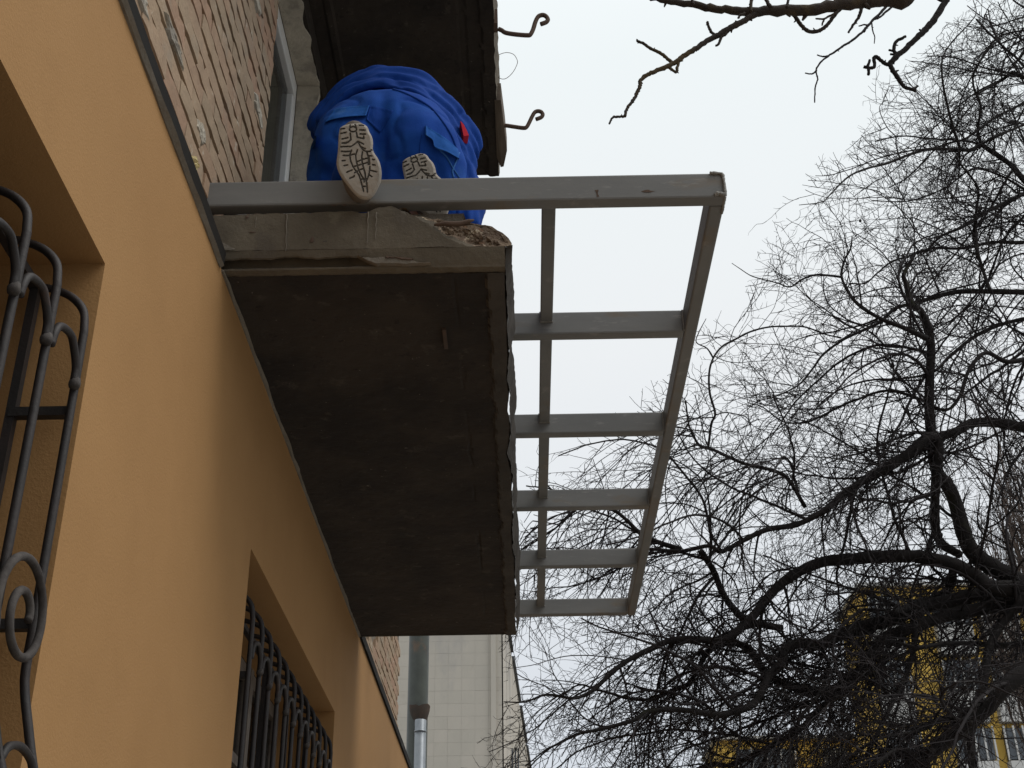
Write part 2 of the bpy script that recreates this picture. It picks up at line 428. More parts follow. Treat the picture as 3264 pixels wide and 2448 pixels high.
g = MB(); g.box((XD-.075, DY0-.2, 3.35), (XD-.068, DY1-.2, DZ1-.2)); g.build('curtain', M['curtain'], door)
g = MB(); g.box((XD-.3, DY0-.2, DZ0-.07), (XK+.02, DY1-.02, DZ0-.003)); g.build('door_sill', M['pvc'], door)
rm = MB()
rm.box((-4.5, DY0-.6, 2.6), (-4.4, DY1+.3, 5.6)); rm.box((-4.4, DY0-.7, 2.6), (XD-.32, DY0-.6, 5.6)); rm.box((-4.4, DY1+.3, 2.6), (XD-.32, DY1+.4, 5.6))
rm.box((-4.4, DY0-.6, 5.5), (XD-.3, DY1+.3, 5.6)); rm.box((-4.4, DY0-.6, 2.6), (XD-.32, DY1+.3, 2.7))
for (a, c) in wins:
    rm.box((-4.5, a-.2, WB-.1), (-4.4, c+.2, WT+.1)); rm.box((-4.4, a-.3, WB-.1), (XG-.06, a-.2, WT+.1)); rm.box((-4.4, c+.2, WB-.1), (XG-.06, c+.3, WT+.1))
    rm.box((-4.4, a-.2, WT+.02), (XG-.06, c+.2, WT+.12)); rm.box((-4.4, a-.2, WB-.12), (XG-.06, c+.2, WB-.02))
rm.build('room_interior', M['dark'], bld)
for (a, c) in wins:
    wf = MB(); t = .07
    for k in range(4):
        yy = a+(c-a-t)*k/3; wf.box((XG-.06, yy, WB), (XG+.012*(k % 3 > 0), yy+t, WT))
    wf.box((XG-.055, a+t, WT-t), (XG-.004, c-t, WT)); wf.box((XG-.055, a+t, WB), (XG-.004, c-t, WB+t)); wf.box((XG-.055, a+t, 1.42), (XG-.006, c-t, 1.47))
    fr = wf.build('window', M['oldwood'], bld)
    g = MB(); g.box((XG-.035, a+t, WB+t), (XG-.028, c-t, WT-t)); g.build('pane', M['glass'], fr)

M['edgeconc'] = mat('slab_edge_concrete', (.072, .063, .054), .95, (.045, .04, .035), 6, bump=.7, bscale=40)
# ---- balcony slabs: fine sheets bent to the chipped outline
def lerp(a, b, t): return a+(b-a)*t
def grid_sheet(q, P, nu, nv, mi=0, flip=False):
    base = len(q.v)
    for i in range(nu+1):
        for j in range(nv+1):
            q.v.append(tuple(P(i/nu, j/nv)))
    for i in range(nu):
        for j in range(nv):
            a = base+i*(nv+1)+j; f = (a, a+1, a+nv+2, a+nv+1)
            q.f.append(f[::-1] if flip else f); q.mi.append(mi)
YS, ZB, ZT, XO = 3.919, 2.665, 2.905, -.040
c5 = lambda x, y: (600+x/2.0109, 500+y/2.0109)
topz = []
for (x, y) in [(105, 378), (250, 372), (400, 366), (630, 362), (900, 352), (1050, 352), (1100, 362), (1150, 352), (1230, 326), (1300, 318), (1400, 345), (1430, 372), (1500, 384), (1560, 400), (1700, 425), (1830, 438), (1900, 448), (1960, 470), (2000, 500), (2030, 545), (2048, 600), (2080, 640), (2090, 700)]:
    p = onY(*c5(x, y), YS); topz.append((p.x, p.z))
# where the smooth face gives way to broken core
corez = []
for (x, y) in [(1360, 345), (1440, 372), (1520, 420), (1600, 480), (1660, 520), (1750, 560), (1850, 590), (1950, 640), (2080, 700), (2100, 800)]:
    p = onY(*c5(x, y), YS); corez.append((p.x, p.z))
def outx(y):
    return XO+.006*fbm((0, y*5, 0), 1.0, 5)-.02*max(0, fbm((7, y*1.3, 3), 1.0)-.1) - .022*max(0, 1-abs(y-5.5)/.3)**2
def slabpt(x, y, z):
    """x in 0..1 across, y,z real"""
    X = lerp(-1.2, outx(y), x)
    near = max(0.0, 1-(y-YS)/.5)
    zt = interp(X, topz) if near > 0 else ZT
    zt = lerp(ZT-.012+.02*fbm((X*4, y*4, 0), 1), zt, near**.7)
    zt += .006*fbm((X*20, y*20, 1), 1)
    return X, zt
sb = MB()
NX = 130
zprof = [0, .1, .2, .3, .4, .5, .6, .68, .76, .84, .92, 1.0]
def front(u, v):
    X, zt = slabpt(u, YS, 0)
    z0 = 2.738+.004*fbm((X*6, 0, 0), 2)
    X = X+.022*u**20*min(1, v*3+.3)
    z = lerp(z0, zt, v)
    y = YS+.003*fbm((X*5, 0, z*8), 1)
    if X > corez[0][0]:
        cz = interp(X, corez)+.01*fbm((X*30, 0, 0), 1)
        if z > cz:
            k = min(1, (z-cz)/.02)
            y += k*(.018+.10*(z-cz)/.2)+k*.03*fbm((X*16, 3, z*16), 1, 4)
            z = z*(y/YS)+.008*fbm((X*22, 7, z*22), 1, 3)
    return (X, y, z)
grid_sheet(sb, front, NX, 30, 0, True)
for k, f in enumerate(sb.f):
    vv = [sb.v[i] for i in f]
    if sum(v[1] for v in vv)/4 > YS+.022: sb.mi[k] = 1
# chamfer, drip groove and lip below the front face
def rim(u, v):
    X = lerp(-1.2, outx(YS)-.004, u)
    r1 = .010*fbm((X*9, 0, 5), 1, 4)
    broken = 1.0 if X < -.62 else (max(0, (-.5-X)/.12) if X < -.5 else 0)
    prof = [(YS+.001, 2.738), (YS+.006, 2.722+r1*.4), (YS+.010, 2.712+r1), (YS+.016, 2.709+r1), (YS+.05, 2.735), (YS+.06, 2.70), (YS+.022, 2.672), (YS+.024, 2.665), (YS+.045, 2.664), (YS+.055, 2.668), (YS+.062, 2.666)]
    flat = [(YS+.001, 2.738), (YS+.004, 2.724+r1*.3), (YS+.007, 2.714+r1*.3), (YS+.011, 2.70+r1*.3), (YS+.014, 2.69), (YS+.018, 2.68), (YS+.022, 2.672), (YS+.024, 2.665), (YS+.045, 2.664), (YS+.055, 2.668), (YS+.062, 2.666)]
    k = v*(len(prof)-1); i = min(len(prof)-2, int(k+1e-6)); t = k-i
    pb = (lerp(prof[i][0], prof[i+1][0], t), lerp(prof[i][1], prof[i+1][1], t)); pf = (lerp(flat[i][0], flat[i+1][0], t), lerp(flat[i][1], flat[i+1][1], t))
    return (X, lerp(pf[0], pb[0], broken), lerp(pf[1], pb[1], broken)+(.002*fbm((X*30, 0, v*5), 1)))
grid_sheet(sb, rim, NX, 10, 0, False)
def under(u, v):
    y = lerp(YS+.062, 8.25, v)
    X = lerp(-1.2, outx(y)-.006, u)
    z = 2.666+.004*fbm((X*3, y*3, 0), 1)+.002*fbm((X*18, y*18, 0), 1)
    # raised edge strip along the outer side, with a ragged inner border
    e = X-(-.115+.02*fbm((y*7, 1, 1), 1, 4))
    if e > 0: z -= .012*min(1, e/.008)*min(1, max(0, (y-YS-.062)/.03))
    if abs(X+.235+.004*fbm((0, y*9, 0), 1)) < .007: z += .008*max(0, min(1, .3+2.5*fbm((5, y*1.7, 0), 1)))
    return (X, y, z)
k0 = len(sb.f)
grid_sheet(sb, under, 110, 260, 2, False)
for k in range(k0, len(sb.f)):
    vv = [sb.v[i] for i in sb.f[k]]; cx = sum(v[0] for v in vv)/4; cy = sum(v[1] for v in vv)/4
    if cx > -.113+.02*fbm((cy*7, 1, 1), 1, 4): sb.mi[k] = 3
def outer(u, v):
    y = lerp(YS, 8.25, u)
    X, zt = slabpt(1.0, y, 0)
    z0 = 2.738 if y < YS+.02 else 2.66
    z = lerp(z0, min(zt, ZT) if y > YS+.4 else interp(XO, topz)+(ZT-.02-interp(XO, topz))*min(1, (y-YS)/.4)**2, v)
    Xe = X+.006*fbm((y*12, 0, z*12), 1, 4)+min(1, v*2.2)*(.022+.010*fbm((y*3, 4, 0), 1, 4)-.035*max(0, fbm((y*2.2, 4, 9), 1)-.12))
    return (Xe, y, z)
grid_sheet(sb, outer, 260, 10, 3, False)
def top(u, v):
    y = lerp(YS+.0, 8.25, v**1.6)
    X, zt = slabpt(u, y, 0)
    if y < YS+.25 and X > corez[0][0]:
        cz = interp(X, corez); yb = YS+.018+.10*(max(0, zt-cz))/.2; zt = zt*yb/YS
        y = max(y, yb+.03*fbm((X*16, 3, zt*16), 1, 4)) if y < YS+.001 else max(y, yb)
    return (X, y, zt+.012*fbm((X*14, y*14, 6), 1, 3)*(v > .001))
grid_sheet(sb, top, 90, 70, 1, True)
sb.add([(-1.2, 8.25, 2.66), (-.06, 8.25, 2.66), (-.06, 8.25, 2.9), (-1.2, 8.25, 2.9)], [(3, 2, 1, 0)])
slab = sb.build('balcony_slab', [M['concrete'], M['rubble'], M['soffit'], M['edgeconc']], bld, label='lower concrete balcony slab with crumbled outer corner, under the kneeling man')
# loose splinters, drips and dents on the front face
dp = MB()
for (x, y0, y1, wd) in [(628, 365, 605, .006), (1150, 352, 558, .005), (1203, 356, 528, .005), (432, 385, 455, .003)]:
    a = onY(*c5(x+3, y0), YS-.004); c = onY(*c5(x-3, y1), YS-.004)
    pts = [a.lerp(c, t/8)+Vector((.0015*math.sin(t*2.1+x), 0, 0)) for t in range(9)]
    dp = MB(); dp.tube(pts, [wd*.5*(1-.5*t/8) for t in range(9)], 5); dp.build('lime_drip', M['palepatch'], slab)
dk = MB()
for (x, y, rx, rz, sd) in [(795, 530, .008, .013, 3), (378, 385, .006, .008, 5), (410, 482, .014, .003, 8)]:
    p = onY(*c5(x, y), YS-.0035)
    q = [(p.x+rx*math.cos(a*.7)*(1+.3*math.sin(a*sd)), p.y, p.z+rz*math.sin(a*.7)*(1+.3*math.cos(a*sd))) for a in range(9)]
    dk = MB(); dk.add([(p.x, p.y-.002, p.z)]+q, [(0, i+1, (i+1) % 9+1) for i in range(9)]); dk.build('surface_pit', M['rustmark'], slab)
pt = MB()       # pale smear and cracked patch at the front lip
def ragged(q, pts, Y, th, seed):
    r = random.Random(seed); P = catmull([Vector((p[0], p[1], 0)) for p in pts+[pts[0]]], 5)[:-1]
    f = []; k = []
    for p in P:
        a = onY(*c5(p.x+r.uniform(-4, 4), p.y+r.uniform(-3, 3)), Y); f.append((a.x, a.y-th, a.z)); k.append((a.x, a.y+.01, a.z))
    n = len(f); q.add(f+k, [tuple(range(n))]+[(i, n+i, n+(i+1) % n, (i+1) % n) for i in range(n)])
ragged(pt, [(1090, 645), (1140, 660), (1260, 655), (1380, 660), (1480, 688), (1560, 690), (1400, 696), (1250, 694), (1190, 690)], YS+.016, .014, 4)
pt.build('mortar_patch', M['palepatch'], slab); pt = MB()
ragged(pt, [(130, 520), (170, 500), (230, 560), (300, 592), (250, 600), (190, 602), (165, 570)], YS, .004, 5)
pt.build('mortar_patch', M['palepatch'], slab)
ck = MB(); ragged(ck, [(1265, 650), (1330, 655), (1430, 664), (1435, 672), (1380, 668), (1320, 660), (1275, 662)], YS+.013, .016, 6); ck.build('crack', M['rustmark'], slab)
rb = MB()       # stones and rebar in the broken corner
r = random.Random(5)
for i in range(60):
    x = r.uniform(1580, 2000); y = interp(x, [(1560, 425), (1700, 460), (1900, 490), (2000, 560), (2040, 610)])+abs(r.gauss(0, 1))*35
    if y > interp(x, [(1400, 360), (1600, 480), (1750, 555), (1900, 610), (2040, 660)]): continue
    p = onY(*c5(x, y), YS+.03+r.uniform(0, .03)); sz = r.uniform(.006, .018)
    bmx = [Vector((r.uniform(.6, 1), 0, 0)), Vector((-r.uniform(.6, 1), 0, 0)), Vector((0, r.uniform(.6, 1), 0)), Vector((0, -r.uniform(.6, 1), 0)), Vector((0, 0, r.uniform(.5, 1))), Vector((0, 0, -r.uniform(.5, 1)))]
    R = Matrix.Rotation(r.uniform(0, 6), 3, Vector((r.random(), r.random(), r.random())).normalized())
    rb.add([p+R@v*sz for v in bmx], [(0,2,4),(2,1,4),(1,3,4),(3,0,4),(2,0,5),(1,2,5),(3,1,5),(0,3,5)])
tag(rb.build('aggregate_stones', M['rubble'], slab), kind='stuff')
bb = MB(); bb.tube([onY(*c5(x, y), YS+.0) for (x, y) in [(1575, 436), (1640, 428), (1740, 430), (1800, 412), (1832, 404)]], [.004, .009, .01, .008, .003], 6); bb.build('bent_rebar', M['rustmark'], slab, smooth=True)
dn = MB(); dn.box((-.3, 4.37, 2.655), (-.285, 4.52, 2.67)); dn.build('embedded_rebar', M['rust'], slab)
# screed on top of the slab, set back from its edge
sc = MB()
def scr(u, v): 
    y = lerp(YS+.085+.008*fbm((u*9, 0, 0), 1), 8.2, v); return (lerp(-1.18, -.2+.03*fbm((0, y*3, 0), 1), u), y, 2.952+.004*fbm((u*20, y*9, 0), 1))
grid_sheet(sc, scr, 60, 80, 0, True)
def scf(u, v):
    y = YS+.085+.008*fbm((u*9, 0, 0), 1); return (lerp(-1.18, -.2+.03*fbm((0, y*3, 0), 1), u), y-.01*(1-v), lerp(2.86, 2.952, v))
grid_sheet(sc, scf, 60, 4, 0, True)
sc.build('screed', M['screed'], slab)

# upper balcony
ZU, YU0, YU1, XU = 5.5, 2.7, 7.03, -.112
ub = MB()
def outu(y): return XU+.010*fbm((3, y*5, 0), 1, 4)
def uunder(u, v):
    y = lerp(YU0, YU1+.012*fbm((u*9, 3, 0), 1, 4), v); X = lerp(-1.2, outu(y), u)
    z = ZU+.006*fbm((X*3, y*3, 4), 1)+.004*fbm((X*16, y*16, 0), 1)
    if X > -.19+.012*fbm((y*5, 0, 2), 1): z -= .014
    if abs(X+1.06) < .02: z -= .01
    if abs(X+.30) < .02: z += .008
    return (X, y, z)
grid_sheet(ub, uunder, 70, 200, 1, False)
def uouter(u, v):
    y = lerp(YU0, YU1, u); return (outu(y)+.02*v+.006*fbm((y*9, v*4, 0), 1, 3), y, lerp(ZU-.01, ZU+.24, v))
grid_sheet(ub, uouter, 160, 8, 0, False)
ub.add([(-1.2, YU1, ZU), (XU, YU1, ZU), (XU, YU1, ZU+.24), (-1.2, YU1, ZU+.24)], [(3, 2, 1, 0)])
ub.add([(-1.2, YU0, ZU), (XU, YU0, ZU), (XU, YU0, ZU+.24), (-1.2, YU0, ZU+.24)], [(0, 1, 2, 3)])
ub.add([(-1.2, YU0, ZU+.24), (XU, YU0, ZU+.24), (XU, YU1, ZU+.24), (-1.2, YU1, ZU+.24)], [(0, 1, 2, 3)])
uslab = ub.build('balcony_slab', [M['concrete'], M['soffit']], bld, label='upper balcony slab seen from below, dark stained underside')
pk = MB()
def c5b(x, y): return (800+x/2.3285, y/2.3285)
ybd = lambda y: onZ(1592, y/2.3285, 5.5).y
pk.add([(XU-.01, ybd(725), 5.48), (XU+.03, ybd(725), 5.48), (XU+.05, ybd(960), 5.50), (XU+.06, ybd(1110), 5.49), (XU+.035, ybd(1210), 5.47), (XU+.015, ybd(1215), 5.47), (XU-.01, ybd(1150), 5.48),
        (XU-.01, ybd(725), 5.62), (XU+.03, ybd(725), 5.62), (XU+.05, ybd(960), 5.62), (XU+.06, ybd(1110), 5.6), (XU+.035, ybd(1210), 5.56), (XU+.015, ybd(1215), 5.56), (XU-.01, ybd(1150), 5.6)],
       [(6, 5, 4, 3, 2, 1, 0), (7, 8, 9, 10, 11, 12, 13)]+[(i, (i+1) % 7, 7+(i+1) % 7, 7+i) for i in range(7)])
pk.build('plank', M['plank'], uslab, label='split weathered plank on the slab edge')
pk = MB(); pk.box((XU, ybd(160), 5.49), (XU+.024, ybd(232), 5.6)); pk.build('anchor_plate', M['rustmark'], uslab)
for pts, Yh in (([(1838, 215), (1862, 226), (1890, 243), (1960, 255), (2050, 262), (2075, 255), (2095, 215), (2110, 165), (2128, 128), (2150, 114), (2175, 113), (2196, 128), (2203, 148), (2190, 165), (2150, 180)], ybd(220)),
                ([(1850, 930), (1900, 933), (1960, 942), (2020, 950), (2045, 944), (2065, 910), (2085, 868), (2105, 835), (2130, 825), (2155, 832), (2165, 850), (2155, 870), (2115, 886)], ybd(930))):
    h = MB(); h.tube(catmull([onY(*c5b(*p), Yh) for p in pts], 4), .0135, 8); h.build('line_hook', M['rustmark'], uslab, smooth=True)
wr = MB(); wr.tube(catmull([onY(*c5b(*p), 6.2) for p in [(1830, 420), (1850, 402), (1900, 390), (1950, 405), (1977, 450), (1972, 485), (1945, 535), (1905, 575), (1870, 587), (1830, 574)]], 6), .002, 5)
tag(wr.build('wire_loop', M['rustmark'], None), 'thin loop of wire sticking out between the two hooks of upper balcony', 'wire')

# ------------------------------------------------------------------ steel frame lying on the slab
fr = empty('steel_frame', (-.2, 6.3, 2.957), 'grey steel tube frame lying on the lower balcony and jutting past its edge', 'metal frame')
ZF0, ZF1 = 2.957, 3.072
def tubebox(a, c, name, label=None, t=.008):
    q = MB(); q.box(a, c); return q.build(name, M['steel'], fr, bevel=t, label=label)
cbY = [(3.937, 3.997), (4.916, 4.976), (5.90, 5.958), (6.85, 6.908), (7.79, 7.846), (8.735, 8.793)]
tubebox((-1.26, cbY[0][0], ZF0), (.795, cbY[0][1], ZF1), 'front_beam', 'front beam that the left boot hooks over')
tubebox((.738, cbY[0][1]+.001, ZF0+.001), (.794, 8.793, ZF1-.001), 'outer_beam')
tubebox((-1.12, cbY[0][1]+.001, ZF0+.001), (-1.065, 8.79, ZF1-.001), 'inner_beam')
for (a, c) in cbY[1:]: tubebox((-1.064, a, ZF0), (.737, c, ZF1), 'crossbar')
for i in range(5): tubebox((.101, cbY[i][1]+.001, ZF0+.062), (.155, cbY[i+1][0]-.001, ZF1-.002), 'middle_bar', t=.005)
wd = MB()
def bead_line(q, pts, rr=.006):
    P = catmull(pts, 6); 
    q = MB(); q.tube(P, [rr*(.8+.4*random.random()) for _ in P], 6); q.build('weld', M['weld'], fr, smooth=True)
bead_line(wd, [Vector((.74, 3.934, 3.068)), Vector((.765, 3.933, 3.066)), Vector((.787, 3.933, 3.06)), Vector((.79, 3.932, 3.03)), Vector((.791, 3.932, 2.98)), Vector((.789, 3.933, 2.962))], .007)
bead_line(wd, [Vector((.75, 3.934, 2.966)), Vector((.765, 3.932, 2.97)), Vector((.78, 3.932, 2.964)), Vector((.79, 3.933, 2.962))], .009)
bead_line(wd, [Vector((.79, y, 2.958+.002*math.sin(y*40))) for y in np.arange(3.94, 4.06, .02)], .006)
for (a, c) in cbY[1:]:
    bead_line(wd, [Vector((.736, a-.002, z)) for z in (2.962, 3.0, 3.04, 3.068)], .005)
    bead_line(wd, [Vector((x, a-.003, ZF0+.062)) for x in (.10, .12, .14, .156)], .004)
    bead_line(wd, [Vector((.100, a-.003, z)) for z in (3.02, 3.045, 3.07)], .004)
rk = MB()
c6 = lambda x, y: (1500+x/2.0733, 500+y/2.0733)
def mark(pts, Y): 
    P = [onY(*p, Y) for p in pts]; c = sum(P, Vector())/len(P); rk = MB(); rk.add([c]+P, [(0, i+1, (i+1) % len(P)+1) for i in range(len(P))]); rk.build('scorch_mark', M['rustmark'], fr)
mark([c6(*p) for p in [(1125, 228), (1150, 220), (1175, 216), (1190, 224), (1222, 226), (1185, 234), (1150, 234)]], 3.9355)
mark([c6(*p) for p in [(820, 220), (845, 216), (846, 226), (840, 232), (843, 250), (851, 262), (834, 264), (832, 240), (828, 230)]], 3.9355)
mark([c5(*p) for p in [(902, 308), (930, 305), (965, 309), (935, 313)]], 3.9355); mark([c5(*p) for p in [(975, 308), (1000, 303), (1022, 309), (1000, 314)]], 3.9355)
cl = MB()
P = onY(1647, 1733, 7.6)
cl.tube(catmull([P+Vector(v) for v in [(-.16, .0, -.05), (-.1, .02, -.02), (-.032, 0, .0), (-.03, 0, -.03)]], 5), [.01, .03, .035, .04, .04, .04, .04, .035, .035, .03, .03, .025, .02, .02, .015, .01], 9)
tag(cl.build('cloth_scrap', M['blue'], None, smooth=True), 'scrap of blue cloth peeping past outer edge of lower balcony', 'cloth')

# ------------------------------------------------------------------ wrought iron window grilles
XI, XJ, RB = -1.082, -1.235, .0108
def grille(label):
    root = empty('window_grille', (-1.16, 1.55, .1), label, 'window grille', 'wrought iron grilles over the ground floor windows')
    Ys = [2.745-.2095*k for k in range(12)]
    def outer_x(z):      # belly
        return XI+interp(z, [(.1, -.02), (.2, .07), (.35, .11), (.48, .10), (.6, .055), (.7, .026), (.78, .002), (.85, .0), (3, 0)])
    for k, y in enumerate(Ys):
        q = MB(); pts = [(XJ, y+.03, .12), (XI-.02, y+.02, .12)]
        pts += [(outer_x(z), y, z) for z in (.2, .3, .4, .5, .6, .7, .8, .9, 1.0, 1.2, 1.4, 1.6, 1.68)]
        P = catmull(pts, 4)
        # candy-cane top back to the wall-side rail
        P += catmull([(XI, y, 1.685), (XI-.012, y+.004, 1.745), (XI-.05, y+.008, 1.79), (XI-.10, y+.01, 1.815), (XJ+.012, y+.012, 1.826)], 5)
        q.tube(P, RB, 8); q.build('bar', M['iron'], root, smooth=True)
    for k in range(len(Ys)-1):
        y1, y0 = Ys[k], Ys[k+1]; m = (y0+y1)/2; q = MB()
        pts = [(XI+.004, y1-.020, 1.53), (XI+.006, y1-.028, 1.565), (XI+.006, y1-.06, 1.60), (XI+.006, m+.01, 1.617), (XI+.006, y0+.05, 1.60), (XI+.006, y0+.024, 1.57), (XI+.004, y0+.018, 1.53)]
        q.tube(catmull(pts, 5), RB*.92, 8); q.build('arch', [M['iron']], root, smooth=True)
        q = MB(); q.tube([(XI+.006, y1-.020, 1.512), (XI+.006, y1-.018, 1.522), (XI+.006, y1-.016, 1.538)], [.012, .0155, .012], 8); q.build('collar', M['dust'], root, smooth=True)
    for k in range(0, len(Ys)-1, 1):          # scrolls at mid height
        y1 = Ys[k]; q = MB()
        if k % 2 == 0:
            cy, cz = y1-.155, .90
            pts = []
            for i in range(30):
                t = i/29; a = math.radians(210-575*t*1.0); rr = lerp(.15, .03, t)**1.0
                pts.append((XI+.028, cy+rr*1.0*math.cos(a)+.02, cz+rr*.95*math.sin(a)+.0))
            q.tube(catmull([(XI+.028, cy-.24, cz-.16), (XI+.028, cy-.19, cz-.07)]+pts, 2), RB*.9, 8)
            q.build('scroll', M['dust'], root, smooth=True)
    for zz in (1.463, .93):          # rungs from the end bar to the wall-side bar
        for y in (Ys[0], Ys[-1]):
            q = MB(); q.box((XJ, y+.005, zz-.012), (XI-.01, y+.03, zz+.012)); q.build('rung', M['iron'], root)
    for k, y in enumerate(Ys[:-1]):
        if k % 3: continue
        q = MB(); q.box((XJ-.008, y+.008, .12), (XJ+.014, y+.032, 1.83)); q.build('wall_side_bar', M['iron'], root)
    for zz in (1.83, 1.05, .12):
        q = MB(); q.box((XJ-.012, Ys[-1]-.05, zz-.011), (XJ+.010, Ys[0]+.034, zz+.013)); q.build('rail', M['iron'], root)
    for k in range(len(Ys)-1):          # low arches between the bellied bars
        y1, y0 = Ys[k], Ys[k+1]; xo = outer_x(.6)+.004; q = MB()
        q.tube(catmull([(xo, y1-.01, .585), (xo, y1-.04, .618), (xo, (y0+y1)/2, .632), (xo, y0+.04, .618), (xo, y0+.01, .585)], 4), RB*.85, 6); q.build('arch', M['iron'], root, smooth=True)
    return root
g1 = grille('black wrought iron grille over the nearer window, at the left edge')
g2 = copy_tree(g1, (0, 4.534, 0)); g2['label'] = 'black wrought iron grille over the farther window, below the balcony'

# ------------------------------------------------------------------ drainpipe beyond the balcony
dpz = empty('drainpipe', (-1.16, 14, GZ), 'old dark green drainpipe with a newer galvanised length beside it', 'drainpipe')
q = MB(); q.tube([(-1.162, 14, z) for z in (GZ, 0, 2, 3.0)]+[(-1.162, 14, z) for z in (4, 6, 9)], .112, 20); q.build('old_pipe', M['oldpipe'], dpz, smooth=True)
zt = onY(1345, 2296, 13.85).z
q = MB(); q.tube([(-1.115, 13.84, GZ), (-1.115, 13.84, zt)], .061, 20); q.tube([(-1.115, 13.84, zt-.13), (-1.115, 13.84, zt-.115)], .066, 20); q.build('galvanised_pipe', M['zinc'], dpz, smooth=True)
q = MB()
ring = 20; vs = []; 
for k, (rr, z) in enumerate([(.064, zt-.02), (.09, zt+.05), (.108, zt+.12), (.114, zt+.17)]):
    for i in range(ring):
        a = 2*math.pi*i/ring; vs.append((-1.135+rr*math.cos(a), 13.94+rr*math.sin(a), z+(.05*fbm((i*.7, k, 0), 1) if k in (0, 3) else 0)))
q.add(vs, [(k*ring+i, k*ring+(i+1) % ring, (k+1)*ring+(i+1) % ring, (k+1)*ring+i) for k in range(3) for i in range(ring)]); q.build('rusted_collar', M['rust'], dpz, smooth=True)

# ------------------------------------------------------------------ pale concrete building behind
Yc = 40.0
cA = onY(1600, 2230, Yc).x
roofA = onY(1615, 2026, Yc).z+.35
cb = empty('concrete_building', (-3, 44, GZ), 'pale concrete building behind the drainpipe, with stained panels', 'building')
far = onY(1692, 2490, 66.0)
q = MB()
q.box((-14, Yc-.016, GZ), (cA-.02, Yc+26, roofA+2.2))
xa, xb2 = cA, far.x
z1 = roofA
zf = far.z
q.add([(xa, Yc, GZ), (xb2, 66, GZ), (xb2, 66, zf), (xa, Yc, z1+.9), (xa-2, Yc, GZ), (xa-2, 66, GZ), (xa-2, 66, zf), (xa-2, Yc, z1+.9)],
      [(0, 1, 2, 3), (1, 5, 6, 2), (3, 2, 6, 7)])
q.build('wall_core', M['joint'], cb)
blk = []
wB, hB = .42, .40
x = cA
bme = []
for i in range(4):
    q2 = MB(); r = random.Random(i)
    q2.box((-wB/2+.0016, -.05, -hB/2+.0016), (wB/2-.0016, .05, hB/2-.0016))
    me = bpy.data.meshes.new('panel'); me.from_pydata([Vector(v)*S for v in q2.v], [], q2.f); me.materials.append(M[('panel', 'panel2')[i % 2]]); bme.append(me)
cb0 = rootloc(cb)
for i in range(11):
    for j in range(20):
        zc = 7.9+hB*(j+.5)
        o = bpy.data.objects.new('panel', random.choice(bme)); COL.objects.link(o); o.parent = cb
        o.location = W((cA-wB*(i+.5), Yc+.02+random.uniform(-.002, .002), zc))-cb0
q = MB(); q.box((cA-.34, Yc-.12, GZ), (cA-.18, Yc-.03, roofA+2)); q.build('pilaster', M['panel'], cb)
q = MB()
for i in range(12):
    t0, t1 = i/12, (i+1)/12-.004
    P = lambda t, dx, dz: (lerp(xa, xb2, t)+dx, lerp(Yc, 66, t), dz)
    q.add([P(t0, .04, GZ), P(t1, .04, GZ), P(t1, .04, lerp(z1+.9, zf, t1)-.0), P(t0, .04, lerp(z1+.9, zf, t0))], [(0, 1, 2, 3)])
q.build('side_panel', M['panel'], cb)
q = MB()
for i in range(4):
    t0, t1 = i/4+.0, (i+1)/4-.035; lift = .04*i
    a = Vector((lerp(xa, xb2, t0), lerp(Yc, 66, t0), lerp(z1+.9, zf, t0))); c = Vector((lerp(xa, xb2, t1), lerp(Yc, 66, t1), lerp(z1+.9, zf, t1)))
    q.add([a+Vector((.0, 0, 0)), a+Vector((.13, 0, 0)), c+Vector((.13, 0, 0)), c, a+Vector((0, 0, .16)), a+Vector((.13, 0, .16)), c+Vector((.13, 0, .16)), c+Vector((0, 0, .16))],
          [(0,3,2,1),(4,5,6,7),(0,1,5,4),(1,2,6,5),(2,3,7,6),(3,0,4,7)])
q.build('coping', M['coping'], cb)
q = MB()
for yy in (45, 47.5, 50):
    q.box((lerp(xa, xb2, (yy-Yc)/26)+.02, yy, 3), (lerp(xa, xb2, (yy-Yc)/26)+.09, yy+1.1, onY(1620, 2385, yy).z))
q.build('side_window', M['winglass'], cb)

# ------------------------------------------------------------------ yellow apartment blocks far behind the tree
def block(name, label, Yb, x0, x1, ztop, bays, depth, storey):
    root = empty(name, ((x0+x1)/2, Yb+depth/2, GZ), label, 'building', 'yellow apartment blocks behind the tree')
    q = MB(); q.box((x0, Yb, GZ), (x1, Yb+depth, ztop)); q.build('wall', M['ywall'], root)
    q = MB(); q.box((x0-.3, Yb-.3, ztop+.003), (x1+.3, Yb+depth+.3, ztop+.18)); q.build('roof', M['white'], root)
    for (a, c) in bays:
        z = ztop-.4
        while z > GZ+2:
            q = MB(); q.box((a, Yb-.5, z-storey*.97), (c, Yb-.003, z-storey*.52)); q.build('balcony_front', M['white'], root)
            q = MB(); q.box((a+.06, Yb-.45, z-storey*.5), (c-.06, Yb-.004, z-storey*.06)); wn = q.build('window', M['winglass'], root)
            q = MB(); n = 4
            for i in range(n+1):
                xx = a+(c-a)*i/n; q.box((xx-.04, Yb-.52, z-storey*.515), (xx+.04, Yb-.451, z-storey*.03))
            q.build('window_frame', M['white'], wn)
            z -= storey
    return root
Y1 = 62.0
X = lambda px, Y, py=2000: onY(px, py, Y).x
zt1 = onY(2900, 1872, Y1).z
block('yellow_apartment_block', 'taller yellow apartment block with white balconies, seen through the tree at right', Y1, X(2765, Y1), X(3500, Y1), zt1,
      [(X(2772, Y1), X(2868, Y1)), (X(2975, Y1), X(3090, Y1)), (X(3125, Y1), X(3240, Y1)), (X(3280, Y1), X(3400, Y1))], 5, 3.3)
Y2 = 74.0
zt2 = onY(2500, 2358, Y2).z
